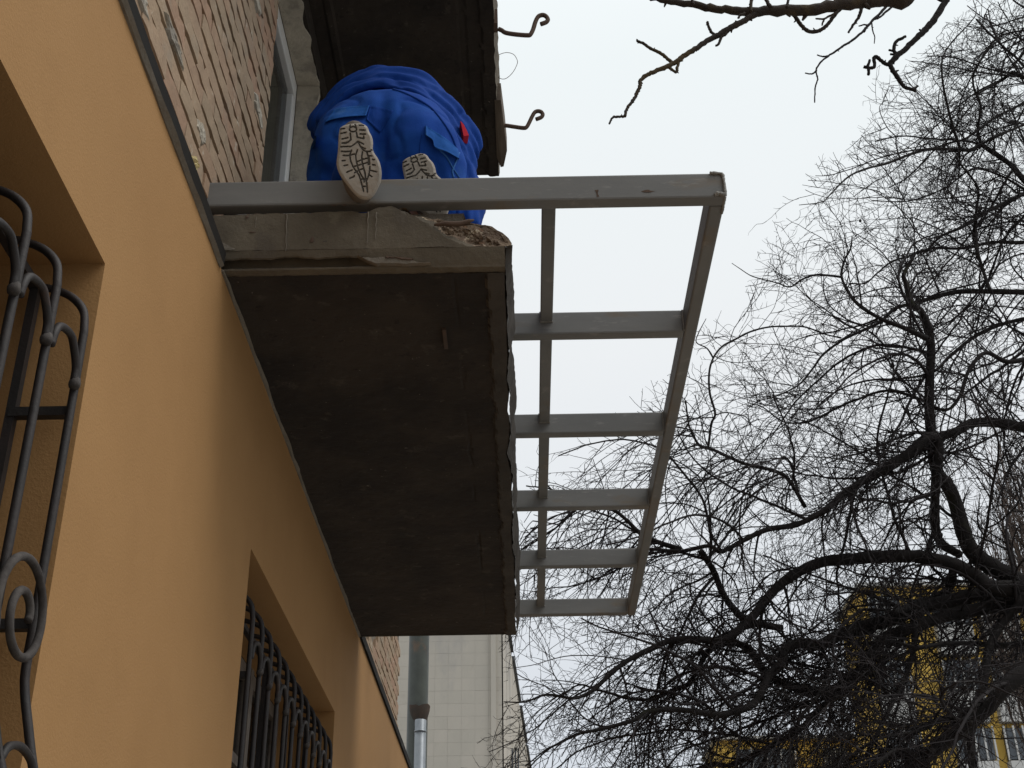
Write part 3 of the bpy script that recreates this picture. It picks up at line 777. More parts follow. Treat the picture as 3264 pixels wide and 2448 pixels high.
block('yellow_apartment_block', 'lower yellow apartment wing at the bottom edge, left of taller yellow block', Y2, X(2290, Y2, 2400), X(2830, Y2, 2400), zt2,
      [(X(2345, Y2, 2400), X(2530, Y2, 2400)), (X(2620, Y2, 2400), X(2690, Y2, 2400)), (X(2730, Y2, 2400), X(2800, Y2, 2400))], 5, 3.3)

# ------------------------------------------------------------------ the kneeling man
man = empty('person', (-.5, 4.45, 2.955), 'man in blue work clothes kneeling on the lower balcony, seen from behind and below', 'person')
def ball(q, c, r, n=14):
    rx, ry, rz = (r, r, r) if not hasattr(r, '__len__') else r
    vs = [(c[0], c[1], c[2]+rz)]; m = n//2
    for i in range(1, m):
        for j in range(n):
            a, b2 = math.pi*i/m, 2*math.pi*j/n
            vs.append((c[0]+rx*math.sin(a)*math.cos(b2), c[1]+ry*math.sin(a)*math.sin(b2), c[2]+rz*math.cos(a)))
    vs.append((c[0], c[1], c[2]-rz)); fs = [(0, 1+j, 1+(j+1) % n) for j in range(n)]
    for i in range(m-2):
        for j in range(n):
            a = 1+i*n; fs.append((a+j, a+n+j, a+n+(j+1) % n, a+(j+1) % n))
    L = len(vs)-1; fs += [(L, 1+(m-2)*n+(j+1) % n, 1+(m-2)*n+j) for j in range(n)]
    q.add(vs, fs)
def cap(q, a, ra, c, rc, n=14):
    ball(q, a, ra, n); ball(q, c, rc, n); q.tube([a, c], [ra*.995, rc*.995], n)
def chain(q, pts, rs, n=12):
    for i in range(len(pts)-1): cap(q, pts[i], rs[i], pts[i+1], rs[i+1], n)
def blend(q, name, m, parent, vox=.014, smooth=6, disp=None, label=None, sub=False):
    me = bpy.data.meshes.new('tmp'); me.from_pydata([Vector(v) for v in q.v], [], q.f)
    o = bpy.data.objects.new('tmp', me); COL.objects.link(o)
    r = o.modifiers.new('r', 'REMESH'); r.mode = 'VOXEL'; r.voxel_size = vox
    s = o.modifiers.new('s', 'SMOOTH'); s.factor = .6; s.iterations = smooth
    dg = bpy.context.evaluated_depsgraph_get(); ev = o.evaluated_get(dg)
    m2 = bpy.data.meshes.new_from_object(ev)
    vs = [v.co.copy() for v in m2.vertices]; ns = [v.normal.copy() for v in m2.vertices]; fs = [tuple(p.vertices) for p in m2.polygons]
    bpy.data.objects.remove(o); bpy.data.meshes.remove(me); bpy.data.meshes.remove(m2)
    if disp: vs = [v+n_*disp(v) for v, n_ in zip(vs, ns)]
    z = MB(); z.add(vs, fs)
    ob = z.build(name, m, parent, smooth=True, label=label)
    return ob, BVHTree.FromPolygons(vs, fs)

HIPL, HIPR = Vector((-.70, 4.44, 3.50)), Vector((-.40, 4.44, 3.50))
KNL, KNR = Vector((-.75, 4.62, 3.075)), Vector((-.34, 4.62, 3.075))
ANL, ANR = Vector((-.64, 4.00, 3.20)), Vector((-.39, 4.22, 3.10))
PEL = Vector((-.56, 4.44, 3.66)); CH = Vector((-.46, 4.98, 3.86)); NK = Vector((-.42, 5.22, 3.80))
SHL, SHR = Vector((-.70, 5.0, 3.82)), Vector((-.28, 4.92, 3.78))
ELL, ELR = Vector((-.83, 4.96, 3.42)), Vector((-.235, 4.62, 3.42))
WRL, WRR = Vector((-.80, 5.12, 3.06)), Vector((-.245, 4.60, 3.07))
# body: one continuous skin, clothes fit over it
q = MB()
cap(q, PEL+Vector((-.07, 0, -.03)), .15, PEL+Vector((.07, 0, -.03)), .15); cap(q, PEL, .16, CH, .17); cap(q, SHL, .08, SHR, .08); cap(q, CH, .15, NK, .075)
HD = NK+Vector((.02, .17, -.06)); ball(q, HD, (.095, .125, .125)); ball(q, HD+Vector((0, .10, -.07)), (.07, .06, .07)); cap(q, NK, .07, HD, .07)
cap(q, HD+Vector((0, .135, -.02)), .016, HD+Vector((0, .165, -.055)), .022)
for sx in (-1, 1): ball(q, HD+Vector((sx*.098, .0, -.01)), (.014, .028, .04))
for a, k, an in ((HIPL, KNL, ANL), (HIPR, KNR, ANR)): cap(q, a, .12, k, .075); cap(q, k, .07, an, .045)
for s_, e_, w_ in ((SHL, ELL, WRL), (SHR, ELR, WRR)): cap(q, s_, .07, e_, .052); cap(q, e_, .05, w_, .033)
def hand(q, w_, d, side):
    d = d.normalized(); up = Vector((0, 0, 1)); sd = d.cross(up).normalized()
    pc = w_+d*.055-up*.03; cap(q, w_, .03, pc, .036)
    for k in range(4):
        o = sd*(.045-.03*k); base = pc+o*.9+d*.02; L = (.075, .09, .083, .062)[k]
        m_ = base+d*L*.55+up*.004; e_ = m_+d*L*.45-up*.026; chain(q, [base, m_, e_], [.0145, .0125, .0095], 8)
    tb = w_+d*.02+sd*side*.03-up*.02; chain(q, [tb, tb+sd*side*.035+d*.03-up*.008, tb+sd*side*.04+d*.07-up*.02], [.017, .013, .010], 8)
hand(q, WRL, Vector((.1, 1, 0)), 1); hand(q, WRR, Vector((0, 1, 0)), -1)
body, _ = blend(q, 'body', M['skin'], man, .011, 3)
q = MB(); ball(q, HD+Vector((0, -.02, .03)), (.104, .125, .115)); hair, _ = blend(q, 'hair', M['hair'], man, .012, 2, lambda v: .006*fbm(v, 40))
# eyes and mouth
q = MB()
for sx in (-1, 1): ball(q, HD+Vector((sx*.036, .118, .0)), .013, 10)
q.build('eye', M['white'], man, smooth=True)
q = MB(); q.tube([HD+Vector((x, .158-abs(x)*.5, -.10)) for x in (-.03, -.015, 0, .015, .03)], .006, 6); q.build('mouth', M['red'], man)

# trousers
q = MB()
ball(q, (-.70, 4.38, 3.56), (.185, .20, .22)); ball(q, (-.415, 4.38, 3.55), (.19, .20, .22)); ball(q, (-.56, 4.40, 3.655), (.31, .20, .225))
cap(q, PEL+Vector((-.12, .06, .0)), .17, PEL+Vector((.12, .06, .0)), .17)
chain(q, [HIPL+Vector((-.02, 0, 0)), KNL+Vector((-.045, -.06, .0))], [.185, .135]); chain(q, [HIPR+Vector((.02, 0, 0)), KNR+Vector((.03, -.06, 0))], [.185, .135])
chain(q, [KNL, ANL+Vector((0, .06, .0))], [.12, .085]); chain(q, [KNR, ANR+Vector((0, .09, .01))], [.115, .085])
cap(q, (-.56, 4.42, 3.36), .15, (-.56, 4.42, 3.5), .16)
def tfold(v):
    d = .006*fbm((v.x*5, v.y*4, v.z*3), 1.4, 4)-.010*max(0, 1-abs(fbm((v.x*3.2+v.z*2.2, v.y*2, v.z*4.6-v.x*1.5), 1.0, 2))*5)**2
    # creases radiating from the seat seam and along the thighs
    d += .009*math.sin((v.x*.55-v.z*.85)*46+2.5*fbm(v, 3))*max(0, .5-abs(v.x+.47))*max(0, 3.62-v.z)*3.0
    d -= .018*math.exp(-((v.x+.555)/.022)**2)*max(0, min(1, (3.82-v.z)*4))*(v.y < 4.4)
    return d
trousers, tbvh = blend(q, 'trousers', M['blue'], man, .012, 16, tfold)
# jacket: torso, sleeves, bunched hem that rides up over the seat
q = MB()
ball(q, (-.53, 4.68, 3.82), (.32, .20, .262)); ball(q, (-.60, 4.57, 3.70), (.27, .16, .30)); cap(q, PEL+Vector((0, .14, .05)), .235, CH, .22); cap(q, SHL, .125, SHR, .125); cap(q, CH, .19, NK, .10)
cap(q, SHL, .125, ELL, .10); cap(q, ELL, .10, WRL+Vector((0, 0, .03)), .062)
cap(q, SHR, .125, ELR, .098); cap(q, ELR, .098, WRR+Vector((0, 0, .02)), .082)
c4 = lambda x, y: (900+x/2.765, 150+y/2.765)
hem = [(330, 560), (380, 520), (430, 462), (560, 385), (650, 352), (850, 330), (1000, 350), (1100, 385), (1220, 445), (1320, 520), (1420, 620), (1490, 730), (1545, 860), (1550, 980)]
mid = [(315, 590), (350, 505), (450, 415), (560, 345), (680, 300), (850, 290), (1000, 300), (1130, 340), (1280, 420), (1390, 500), (1480, 600), (1560, 740), (1590, 860), (1600, 980)]
out = [(330, 560), (360, 510), (450, 395), (560, 335), (660, 282), (810, 262), (960, 255), (1100, 290), (1230, 330), (1360, 410), (1480, 520), (1550, 600), (1600, 700), (1640, 800)]
def arc(pts, Y, r0):
    P = catmull([onY(*c4(*p), Y) for p in pts], 3)
    P = [v+Vector((0, .10*((v.x+.5)/.4)**2, 0)) for v in P]
    chain(q, P, [r0*(1+.06*math.sin(i*.9)) for i in range(len(P))], 8)
arc(hem, 4.33, .022); arc([(x+(8 if x > 900 else -4), y-22) for x, y in hem], 4.36, .030); arc([(x, y+10) for x, y in mid], 4.42, .05); arc([(x-(10 if x > 900 else -10), y+40) for x, y in out], 4.48, .075)
chain(q, [onY(*c4(*p), Y) for p, Y in (((1500, 700), 4.52), ((1545, 850), 4.5), ((1585, 1000), 4.48), ((1600, 1200), 4.46), ((1600, 1400), 4.45), ((1600, 1560), 4.45))], [.055, .06, .064, .066, .066, .066])
def jfold(v):
    rg = -.009*max(0, 1-abs(fbm((v.x*2.4, v.y*3, v.z*4.0), 1.0, 2))*5)**2
    rho = math.hypot((v.x+.52)/.40, (v.z-3.25)/.62)
    return rg+.006*fbm((v.x*4, v.y*4, v.z*4), 1.3, 4)+.0055*math.sin(rho*58+2.2*fbm((v.x*2.5, v.y*2.5, v.z*2.5), 1))*(1 if v.y < 4.75 else .3)
jacket, jbvh = blend(q, 'jacket', M['jacket'], man, .011, 9, jfold)

# pockets, seams and patches laid on the cloth
def hit(px, py, bv, off=.004):
    d = Vector(ray(px, py)).normalized(); h = bv.ray_cast(Vector((0, 0, 0)), d)
    return (h[0]-d*off) if h[0] is not None else None
def patch(poly, bv, th, nu=26, nv=10, off=.003, curl=None):
    """poly: four corner polylines top and bottom (lists of points) lofted"""
    top_, bot = poly; q = MB(); n0 = 0
    T = catmull([Vector((x, y, 0)) for x, y in top_], 8); B = catmull([Vector((x, y, 0)) for x, y in bot], 8)
    pick = lambda P, t: P[min(len(P)-1, int(t*(len(P)-1)))].lerp(P[min(len(P)-1, int(t*(len(P)-1))+1)], t*(len(P)-1)-int(t*(len(P)-1)))
    front, back = [], []
    for j in range(nv+1):
        for i in range(nu+1):
            u, v = i/nu, j/nv; p = pick(T, u).lerp(pick(B, u), v)
            h = hit(*c4(p.x, p.y), bv, 0)
            if h is None: h = front[-1].copy() if front else onY(*c4(p.x, p.y), 4.3)
            d = Vector(ray(*c4(p.x, p.y))).normalized()
            e = min(u, 1-u, v, 1-v)
            lift = th*(1+(.8*v if curl else 0))+(.004 if e < .06 else 0)
            front.append(h-d*(lift+.002*fbm((p.x*.02, p.y*.02, 0), 1))); back.append(h+d*.01)
    k = len(front); w_ = nu+1; fs = []
    for j in range(nv):
        for i in range(nu):
            a = j*w_+i; fs.append((a, a+w_, a+w_+1, a+1))
    rim = [i for i in range(w_)]+[j*w_+nu for j in range(1, nv+1)]+[nv*w_+i for i in range(nu-1, -1, -1)]+[j*w_ for j in range(nv-1, 0, -1)]
    for a, c in zip(rim, rim[1:]+rim[:1]): fs.append((a, c, c+k, a+k))
    q.add(front+back, fs); return q
patch(([(460, 545), (560, 530), (680, 520), (768, 515)], [(375, 662), (460, 634), (600, 612), (738, 606)]), tbvh, .013, curl=True).build('pocket_flap', M['blue2'], trousers, smooth=True)
patch(([(1262, 690), (1350, 745), (1450, 810), (1550, 900)], [(1262, 775), (1325, 820), (1345, 885), (1450, 925), (1560, 985)]), tbvh, .016, curl=True).build('pocket_flap', M['blue2'], trousers, smooth=True)
patch(([(232, 800), (250, 795), (300, 780)], [(235, 900), (250, 905), (290, 880)]), tbvh, .012).build('thigh_pocket', M['blue2'], trousers, smooth=True)
patch(([(770, 520), (860, 530), (980, 560)], [(740, 640), (800, 700), (860, 760)]), tbvh, .0015, off=.001).build('reinforcing_patch', M['jacket'], trousers, smooth=True)
rp_ = [hit(*c4(x, y), jbvh, .012) for x, y in [(1575, 655), (1605, 690), (1640, 775), (1600, 783), (1582, 720)]]
q = MB(); rp_ = [p if p else onY(*c4(1600, 720), 4.5) for p in rp_]
P5 = [onY(*c4(x, y), 4.36) for x, y in [(1570, 650), (1598, 680), (1622, 725), (1645, 778), (1598, 785), (1585, 720)]]
q.add([p+Vector((0, -.0, 0)) for p in P5]+[p+Vector((-.02, .12, 0)) for p in P5], [(0, 1, 2, 3, 4, 5)]+[(i, 6+i, 6+(i+1) % 6, (i+1) % 6) for i in range(6)]); q.build('red_patch', M['red'], jacket)
def seam(pts, bv, name='seam', m='seam', r_=.0022, par=None):
    P = catmull([Vector((x, y, 0)) for x, y in pts], 8); H = [hit(*c4(p.x, p.y), bv, .002) for p in P]; H = [h for h in H if h is not None]
    H = [h for i, h in enumerate(H) if i == 0 or (h-H[i-1]).length < .08]
    if len(H) > 3: q = MB(); q.tube(H, r_, 5); q.build(name, M[m], par or trousers, smooth=True)
seam([(470, 545), (600, 528), (765, 520)], tbvh); seam([(440, 568), (560, 545), (760, 535)], tbvh); seam([(1270, 715), (1400, 800), (1550, 920)], tbvh)
seam([(640, 380), (850, 355), (960, 370), (1100, 415), (1290, 520), (1400, 640), (1500, 800), (1545, 950)], tbvh, m='jacket', r_=.006)
seam([(1560, 930), (1530, 1010), (1500, 1090), (1510, 1150)], tbvh, m='seam', r_=.004); seam([(1340, 870), (1440, 960), (1500, 1060), (1560, 1150)], tbvh, m='seam', r_=.004)
seam([(1230, 770), (1215, 850), (1210, 960), (1215, 1100)], tbvh, m='jacket')

# ---- boots: sole modelled as a relief, leather upper behind it
SOL = [(515,700),(560,677),(660,668),(730,680),(765,710),(777,750),(798,800),(802,850),(795,900),(806,940),(835,990),(852,1050),(855,1120),(842,1190),(815,1240),(780,1290),(740,1325),(700,1335),(650,1325),(600,1290),(560,1240),(520,1180),(478,1110),(458,1050),(457,990),(473,920),(485,850),(492,800),(500,750)]
GRO = [[(610,672),(606,700)],[(650,672),(660,700)],[(603,755),(603,815)],[(603,815),(560,840),(520,838)],[(660,750),(664,795),(722,812),(724,790)],
       [(515,712),(555,710)],[(518,752),(568,745)],[(522,802),(578,792)],[(520,838),(580,832)],[(690,690),(730,694)],[(692,732),(740,738)],[(690,768),(740,772)],
       [(530,868),(600,872),(640,850),(665,830),(700,850),(716,858)],[(508,908),(545,914),(600,912)],[(505,870),(530,868)],[(665,835),(700,905),(740,930),(750,990),(740,1040)],[(600,905),(580,945),(585,1000),(600,1050),(650,1130),(665,1200),(678,1270)],
       [(655,905),(635,950),(635,1000),(648,1080),(670,1130),(690,1170),(690,1190)],[(520,945),(560,950),(625,940)],[(640,1010),(700,990),(745,985)],[(605,1050),(680,1035),(745,1020)],[(610,1105),(660,1080),(690,1075)],
       [(700,925),(690,960),(688,1010),(695,1060),(705,1110),(705,1170),(712,1200),(712,1278)],[(740,940),(755,985),(755,1040)],[(755,1060),(745,1110),(725,1160),(712,1185)],[(670,1165),(715,1165)],[(690,880),(725,900)],[(740,925),(775,925)],[(755,965),(780,968)],
       [(508,990),(535,990)],[(520,1035),(552,1032)],[(540,1095),(590,1078)],[(560,1150),(600,1138),(605,1128)],[(785,998),(800,1002)],[(780,1045),(805,1050)],[(755,1092),(810,1110)],[(740,1130),(765,1150)],[(800,920),(780,912)],[(680,1228),(700,1230)]]
ELL = [(594+34*0, 0)]
def make_boot(M4, name_label, Lsole):
    """local frame: u right, v up along the sole, w towards the viewer; scale from the picture of the nearer boot"""
    K = 3.98/(FPX*2.765)*1.18
    cx, cy = 655, 1000
    KV = Lsole/(1335-668)
    K = 3.9*1.17/(FPX*2.765)
    def loc(x, y): return ((x-cx)*K, -(y-1001.5)*KV)
    out2 = [loc(*p) for p in SOL]
    P = [Vector((a, c, 0)) for a, c in out2]; P = catmull(P+[P[0]], 4)[:-1]
    poly = [(p.x, p.y) for p in P]
    def inside(x, y):
        r_ = False; n = len(poly)
        for i in range(n):
            a, c = poly[i], poly[(i+1) % n]
            if (a[1] > y) != (c[1] > y) and x < (c[0]-a[0])*(y-a[1])/(c[1]-a[1])+a[0]: r_ = not r_
        return r_
    segs = []
    for g in GRO:
        g = [loc(*p) for p in g]; segs += list(zip(g, g[1:]))
    n_ = 22
    el = [loc(632+33*math.cos(2*math.pi*i/n_), 722+22*math.sin(2*math.pi*i/n_)) for i in range(n_+1)]; segs += list(zip(el, el[1:]))
    A = np.array([s[0] for s in segs]); B = np.array([s[1] for s in segs]); D = B-A; DD = (D**2).sum(1)+1e-12
    def gd(x, y):
        t = np.clip(((np.array([x, y])-A)*D).sum(1)/DD, 0, 1); c = A+D*t[:, None]; return np.sqrt(((np.array([x, y])-c)**2).sum(1)).min()
    PA = np.array(poly); PB = np.roll(PA, -1, 0); PD = PB-PA; PDD = (PD**2).sum(1)+1e-12
    def ed(x, y):
        t = np.clip(((np.array([x, y])-PA)*PD).sum(1)/PDD, 0, 1); c = PA+PD*t[:, None]; return np.sqrt(((np.array([x, y])-c)**2).sum(1)).min()
    xs = [p[0] for p in poly]; ys = [p[1] for p in poly]; st = .0017
    gx = np.arange(min(xs)-st, max(xs)+st, st); gy = np.arange(min(ys)-st, max(ys)+st, st)
    idx = {}; V = []; F = []; MI = []; GV = []
    ins = {}
    for i, x in enumerate(gx):
        for j, y in enumerate(gy): ins[i, j] = inside(x, y)
    def vert(i, j):
        if (i, j) in idx: return idx[i, j]
        x, y = gx[i], gy[j]; g_ = gd(x, y); e_ = ed(x, y)
        L = (y-min(ys))/(max(ys)-min(ys))
        arch = -.010*math.exp(-((L-.62)/.06)**2) - .016*max(0, .25-L)/.25*0
        toe = -.012*max(0, .3-L)**2/.09
        w_ = .0+toe-(.005 if g_ < .0027 else 0)-max(0, .008-e_)*.8+.001*fbm((x*60, y*60, 0), 1)
        idx[i, j] = len(V); V.append(Vector((x, y, w_))); GV.append(g_ < .0022); return idx[i, j]
    cells = set()
    for i in range(len(gx)-1):
        for j in range(len(gy)-1):
            if ins[i, j] and ins[i+1, j] and ins[i+1, j+1] and ins[i, j+1]:
                f = (vert(i, j), vert(i+1, j), vert(i+1, j+1), vert(i, j+1)); F.append(f); cells.add((i, j))
                MI.append(1 if sum(GV[k] for k in f) >= 2 else 0)
    # sidewall: outline strip going back
    n = len(P); b0 = len(V)
    for lev, (sc_, w_) in enumerate([(.985, -.006), (1.01, -.015), (1.0, -.032)]):
        for p in P:
            L = (p.y-min(ys))/(max(ys)-min(ys)); toe = -.012*max(0, .3-L)**2/.09
            V.append(Vector((p.x*sc_, p.y*sc_, w_+toe)))
    for l in range(2):
        for i in range(n): F.append((b0+l*n+i, b0+(l+1)*n+i, b0+(l+1)*n+(i+1) % n, b0+l*n+(i+1) % n)); MI.append(0)
    # ring that closes the gap between relief and sidewall
    F.append(tuple(b0+i for i in range(n))); MI.append(0)
    for k in range(n): V[b0+k].z = min(V[b0+k].z, -.010)
    z = MB(); z.v = [tuple(M4 @ v) for v in V]; z.f = F; z.mi = MI
    Ls = max(ys)-min(ys); y0 = min(ys)
    def lp(u, vv, w_): return M4 @ Vector((u, y0+vv*Ls, w_))
    q = MB()
    chain(q, [lp(-.005, .93, -.085), lp(-.005, .80, -.085)], [.048, .052]); chain(q, [lp(-.005, .80, -.08), lp(.0, .55, -.075), lp(.0, .35, -.085), lp(.0, .15, -.085)], [.052, .050, .062, .05])
    for u in (-.03, .03): cap(q, lp(u, .42, -.075), .045, lp(u*.6, .2, -.08), .042)
    cap(q, lp(0, .84, -.10), .055, lp(0, .86, -.22), .062)
    up, _ = blend(q, 'boot', M['leather'], man, .009, 3, None, name_label)
    so_ = z.build('sole', [M['solerub'], M['solegroove']], up)
    return up
M['solerub'] = mat('dusty_rubber_sole', (.45, .41, .36), .95, (.37, .335, .29), 7, bump=.5, bscale=60, bdist=.003, stains=[(12, .58, .68, (.4, .37, .33), .6), (4, .6, .7, (.2, .18, .16), .5)])
M['solegroove'] = mat('sole_groove_rubber_shaded', (.10, .092, .082), .9)  # dust-free rubber in the grooves, with their shade painted into the colour
def frame4(heel, toe, roll=0.0):
    """local +v runs from toe to heel, w faces back towards the viewer"""
    v = (heel-toe).normalized(); c = (heel+toe)/2
    wv = -Vector((c.x, c.y, c.z)).normalized(); wv = (wv-v*wv.dot(v)).normalized(); u = v.cross(wv)
    if roll:
        R = Matrix.Rotation(roll, 3, v); u = R @ u; wv = R @ wv
    m = Matrix((u, v, wv)).transposed().to_4x4(); m.translation = c; return m
hl, tl = onY(*c4(640, 668), 3.70), onY(*c4(700, 1335), 3.835)
make_boot(frame4(hl, tl), 'left boot, its toe hooked over the steel beam', (hl-tl).length)
hr = onY(*c4(1165, 942), 4.02); tr_ = hr+(tl-hl).length*(Vector((.115, .11, -.345)).normalized())
make_boot(frame4(hr, tr_), 'right boot behind the steel beam', (hl-tl).length)

# ------------------------------------------------------------------ bare trees
k3 = lambda x, y: (1600+x/1.75, 1500+y/1.75)
k4 = lambda x, y: (2300+x/1.75, 1500+y/1.75)
k1 = lambda x, y: (2200+x/2.0733, y/2.0733)
k2 = lambda x, y: (2200+x/2.0733, 700+y/2.0733)
k7 = lambda x, y: (1900+x/1.6217, y/1.6217)
def limb(pts, Y0, Y1, r0, r1, wob=.15, seed=0, n=5):
    """pts in view order; depth runs from Y0 to Y1 with a slow wander"""
    k = len(pts); out = []
    for i, p in enumerate(pts):
        t = i/(k-1); Y = lerp(Y0, Y1, t)+wob*math.sin(t*5+seed)
        out.append(onY(p[0], p[1], Y))
    P = catmull(out, n); m_ = len(P)
    return P, [lerp(r0, r1, (i/(m_-1))**.8)*(1+.10*fbm((i*.7, seed, 0), 1)) for i in range(m_)]
class Tree:
    def __init__(s, env=None): s.tw = []; s.env = env
    def ok(s, p):
        if s.env is None: return True
        x, y = prj(p); return s.env(x+130*fbm((p.x*1.1, p.y*1.1, p.z*1.1), 1, 4)-10, y+110*fbm((p.x*1.1+9, p.y*1.1, p.z*1.1), 1, 4)-10) and p.y > 9.05 - (2.2 if x > 2330 else 0)
    def grow(s, p, d, L, r, lvl, rr, droop=.05, wig=.28, seg=.065, twist=None):
        n = max(2, int(L/seg)); pts = [p]; rs = [r]; q = p.copy(); d = d.normalized(); side = rr.choice((-1, 1)); kids = []
        bend = Vector((rr.gauss(0, 1), rr.gauss(0, 1), rr.gauss(0, 1)))*.05
        for i in range(n):
            d = (d+bend+Vector((rr.gauss(0, 1), rr.gauss(0, .8), rr.gauss(0, 1)))*wig*.5+Vector((0, 0, -droop))).normalized()
            q = q+d*seg*rr.uniform(.75, 1.25)
            if not s.ok(q): break
            pts.append(q.copy()); t = (i+1)/n; rs.append(r*(1-.62*t))
            if lvl > 0 and rr.random() < (.62, .66, .6, .5)[min(lvl, 3)] and t > .08:
                side = -side; ax = d.orthogonal().normalized(); ax = Matrix.Rotation(rr.uniform(0, 6.28), 3, d) @ ax
                nd = (d*rr.uniform(.35, .9)+ax*rr.uniform(.6, 1.0)).normalized()
                kids.append((q.copy(), nd, rs[-1], t))
        if len(pts) > 2: s.tw.append((pts, rs))
        for (kp, nd, kr, t) in kids:
            if lvl == 1:
                ln = rr.choice((.035, .05, .07, .13, .22)); s.grow(kp, nd, ln, max(.0026, kr*.65), 0, rr, 0, .5, .022)
            else:
                s.grow(kp, nd, L*rr.uniform(.25, .6)*(1-.4*t), max(.0031, kr*.66), lvl-1, rr, droop, wig, seg*.85)
    def build(s, name, m, parent, label=None, minr=0.0, kind=None):
        V = []; F = []; off = rootloc(parent) if parent else Vector((0, 0, 0))
        for pts, rs in s.tw:
            n = 3 if rs[0] < .008 else 5; b0 = len(V); t0 = None; k = len(pts)
            for i, p in enumerate(pts):
                t = (pts[min(i+1, k-1)]-pts[max(i-1, 0)]).normalized(); a = t.orthogonal().normalized() if t0 is None else (t0-t*t0.dot(t))
                if a.length < 1e-5: a = t.orthogonal()
                a.normalize(); t0 = a; c = t.cross(a); r_ = max(rs[i], minr)*(1.0)
                for j in range(n):
                    an = 6.2832*j/n; v = p+(a*math.cos(an)+c*math.sin(an))*r_; V.append((v.x*S-off.x, v.y*S-off.y, v.z*S+EYE-off.z))
            for i in range(k-1):
                for j in range(n):
                    j2 = (j+1) % n; F.append((b0+i*n+j, b0+i*n+j2, b0+(i+1)*n+j2, b0+(i+1)*n+j))
        me = bpy.data.meshes.new(name); me.from_pydata(V, [], F); me.materials.append(m); me.polygons.foreach_set('use_smooth', [True]*len(me.polygons))
        o = bpy.data.objects.new(name, me); COL.objects.link(o); o.parent = parent
        if label: o['label'] = label
        if kind: o['kind'] = kind
        return o, len(F)
def knobbly(q, P, R, n=9, amp=.12):
    # a limb with swellings
    q.tube(P, [r_*(1+amp*fbm((i*.9, r_*99, 3), 1)) for i, r_ in enumerate(R)], n)

# outline of the main crown, as directions from the street corner it overhangs
ENV = [(2212,-60),(1990,60),(1900,150),(1868,240),(1860,300),(1800,330),(1745,400),(1735,440),(1700,500),(1600,575),(1590,610),(1500,715),(1440,770),(1400,790),(1340,870),(1270,965),(1180,975),(1120,1025),(1112,1060),(1112,1330),(1085,1420),(1110,1480),(1060,1540),(1030,1625),(1040,1700),(4200,1750),(4200,-900),(2400,-500)]
ENV = [(x*1.4756, y*1.4756) for x, y in ENV]
def inenv(x, y):
    r_ = False; n = len(ENV)
    for i in range(n):
        a, c = ENV[i], ENV[(i+1) % n]
        if (a[1] > y) != (c[1] > y) and x < (c[0]-a[0])*(y-a[1])/(c[1]-a[1])+a[0]: r_ = not r_
    return r_
T1 = Vector((4.95, 10.3, GZ))
tree = empty('bare_tree', T1, 'large bare fruit tree with dense tangled crown filling the right side', 'tree')
tr = Tree(inenv)
JN = onY(3300, 1895, 10.2)
q = MB(); P = catmull([T1, T1+Vector((-.05, .0, 1.2)), Vector((4.75, 10.3, 1.6)), Vector((4.85, 10.25, 3.0)), Vector((5.15, 10.3, 4.2)), Vector((5.5, 10.4, 5.6)), Vector((5.85, 10.5, 7.2)), Vector((6.2, 10.7, 8.8)), Vector((6.4, 10.8, 10.4))], 6)
q.tube(P, [lerp(.26, .03, i/(len(P)-1)) for i in range(len(P))], 14); q.build('trunk', M['bark'], tree, smooth=True); TRK = P
r35 = lambda px: px/1.75/FPX*11.8/2           # crop px width -> radius
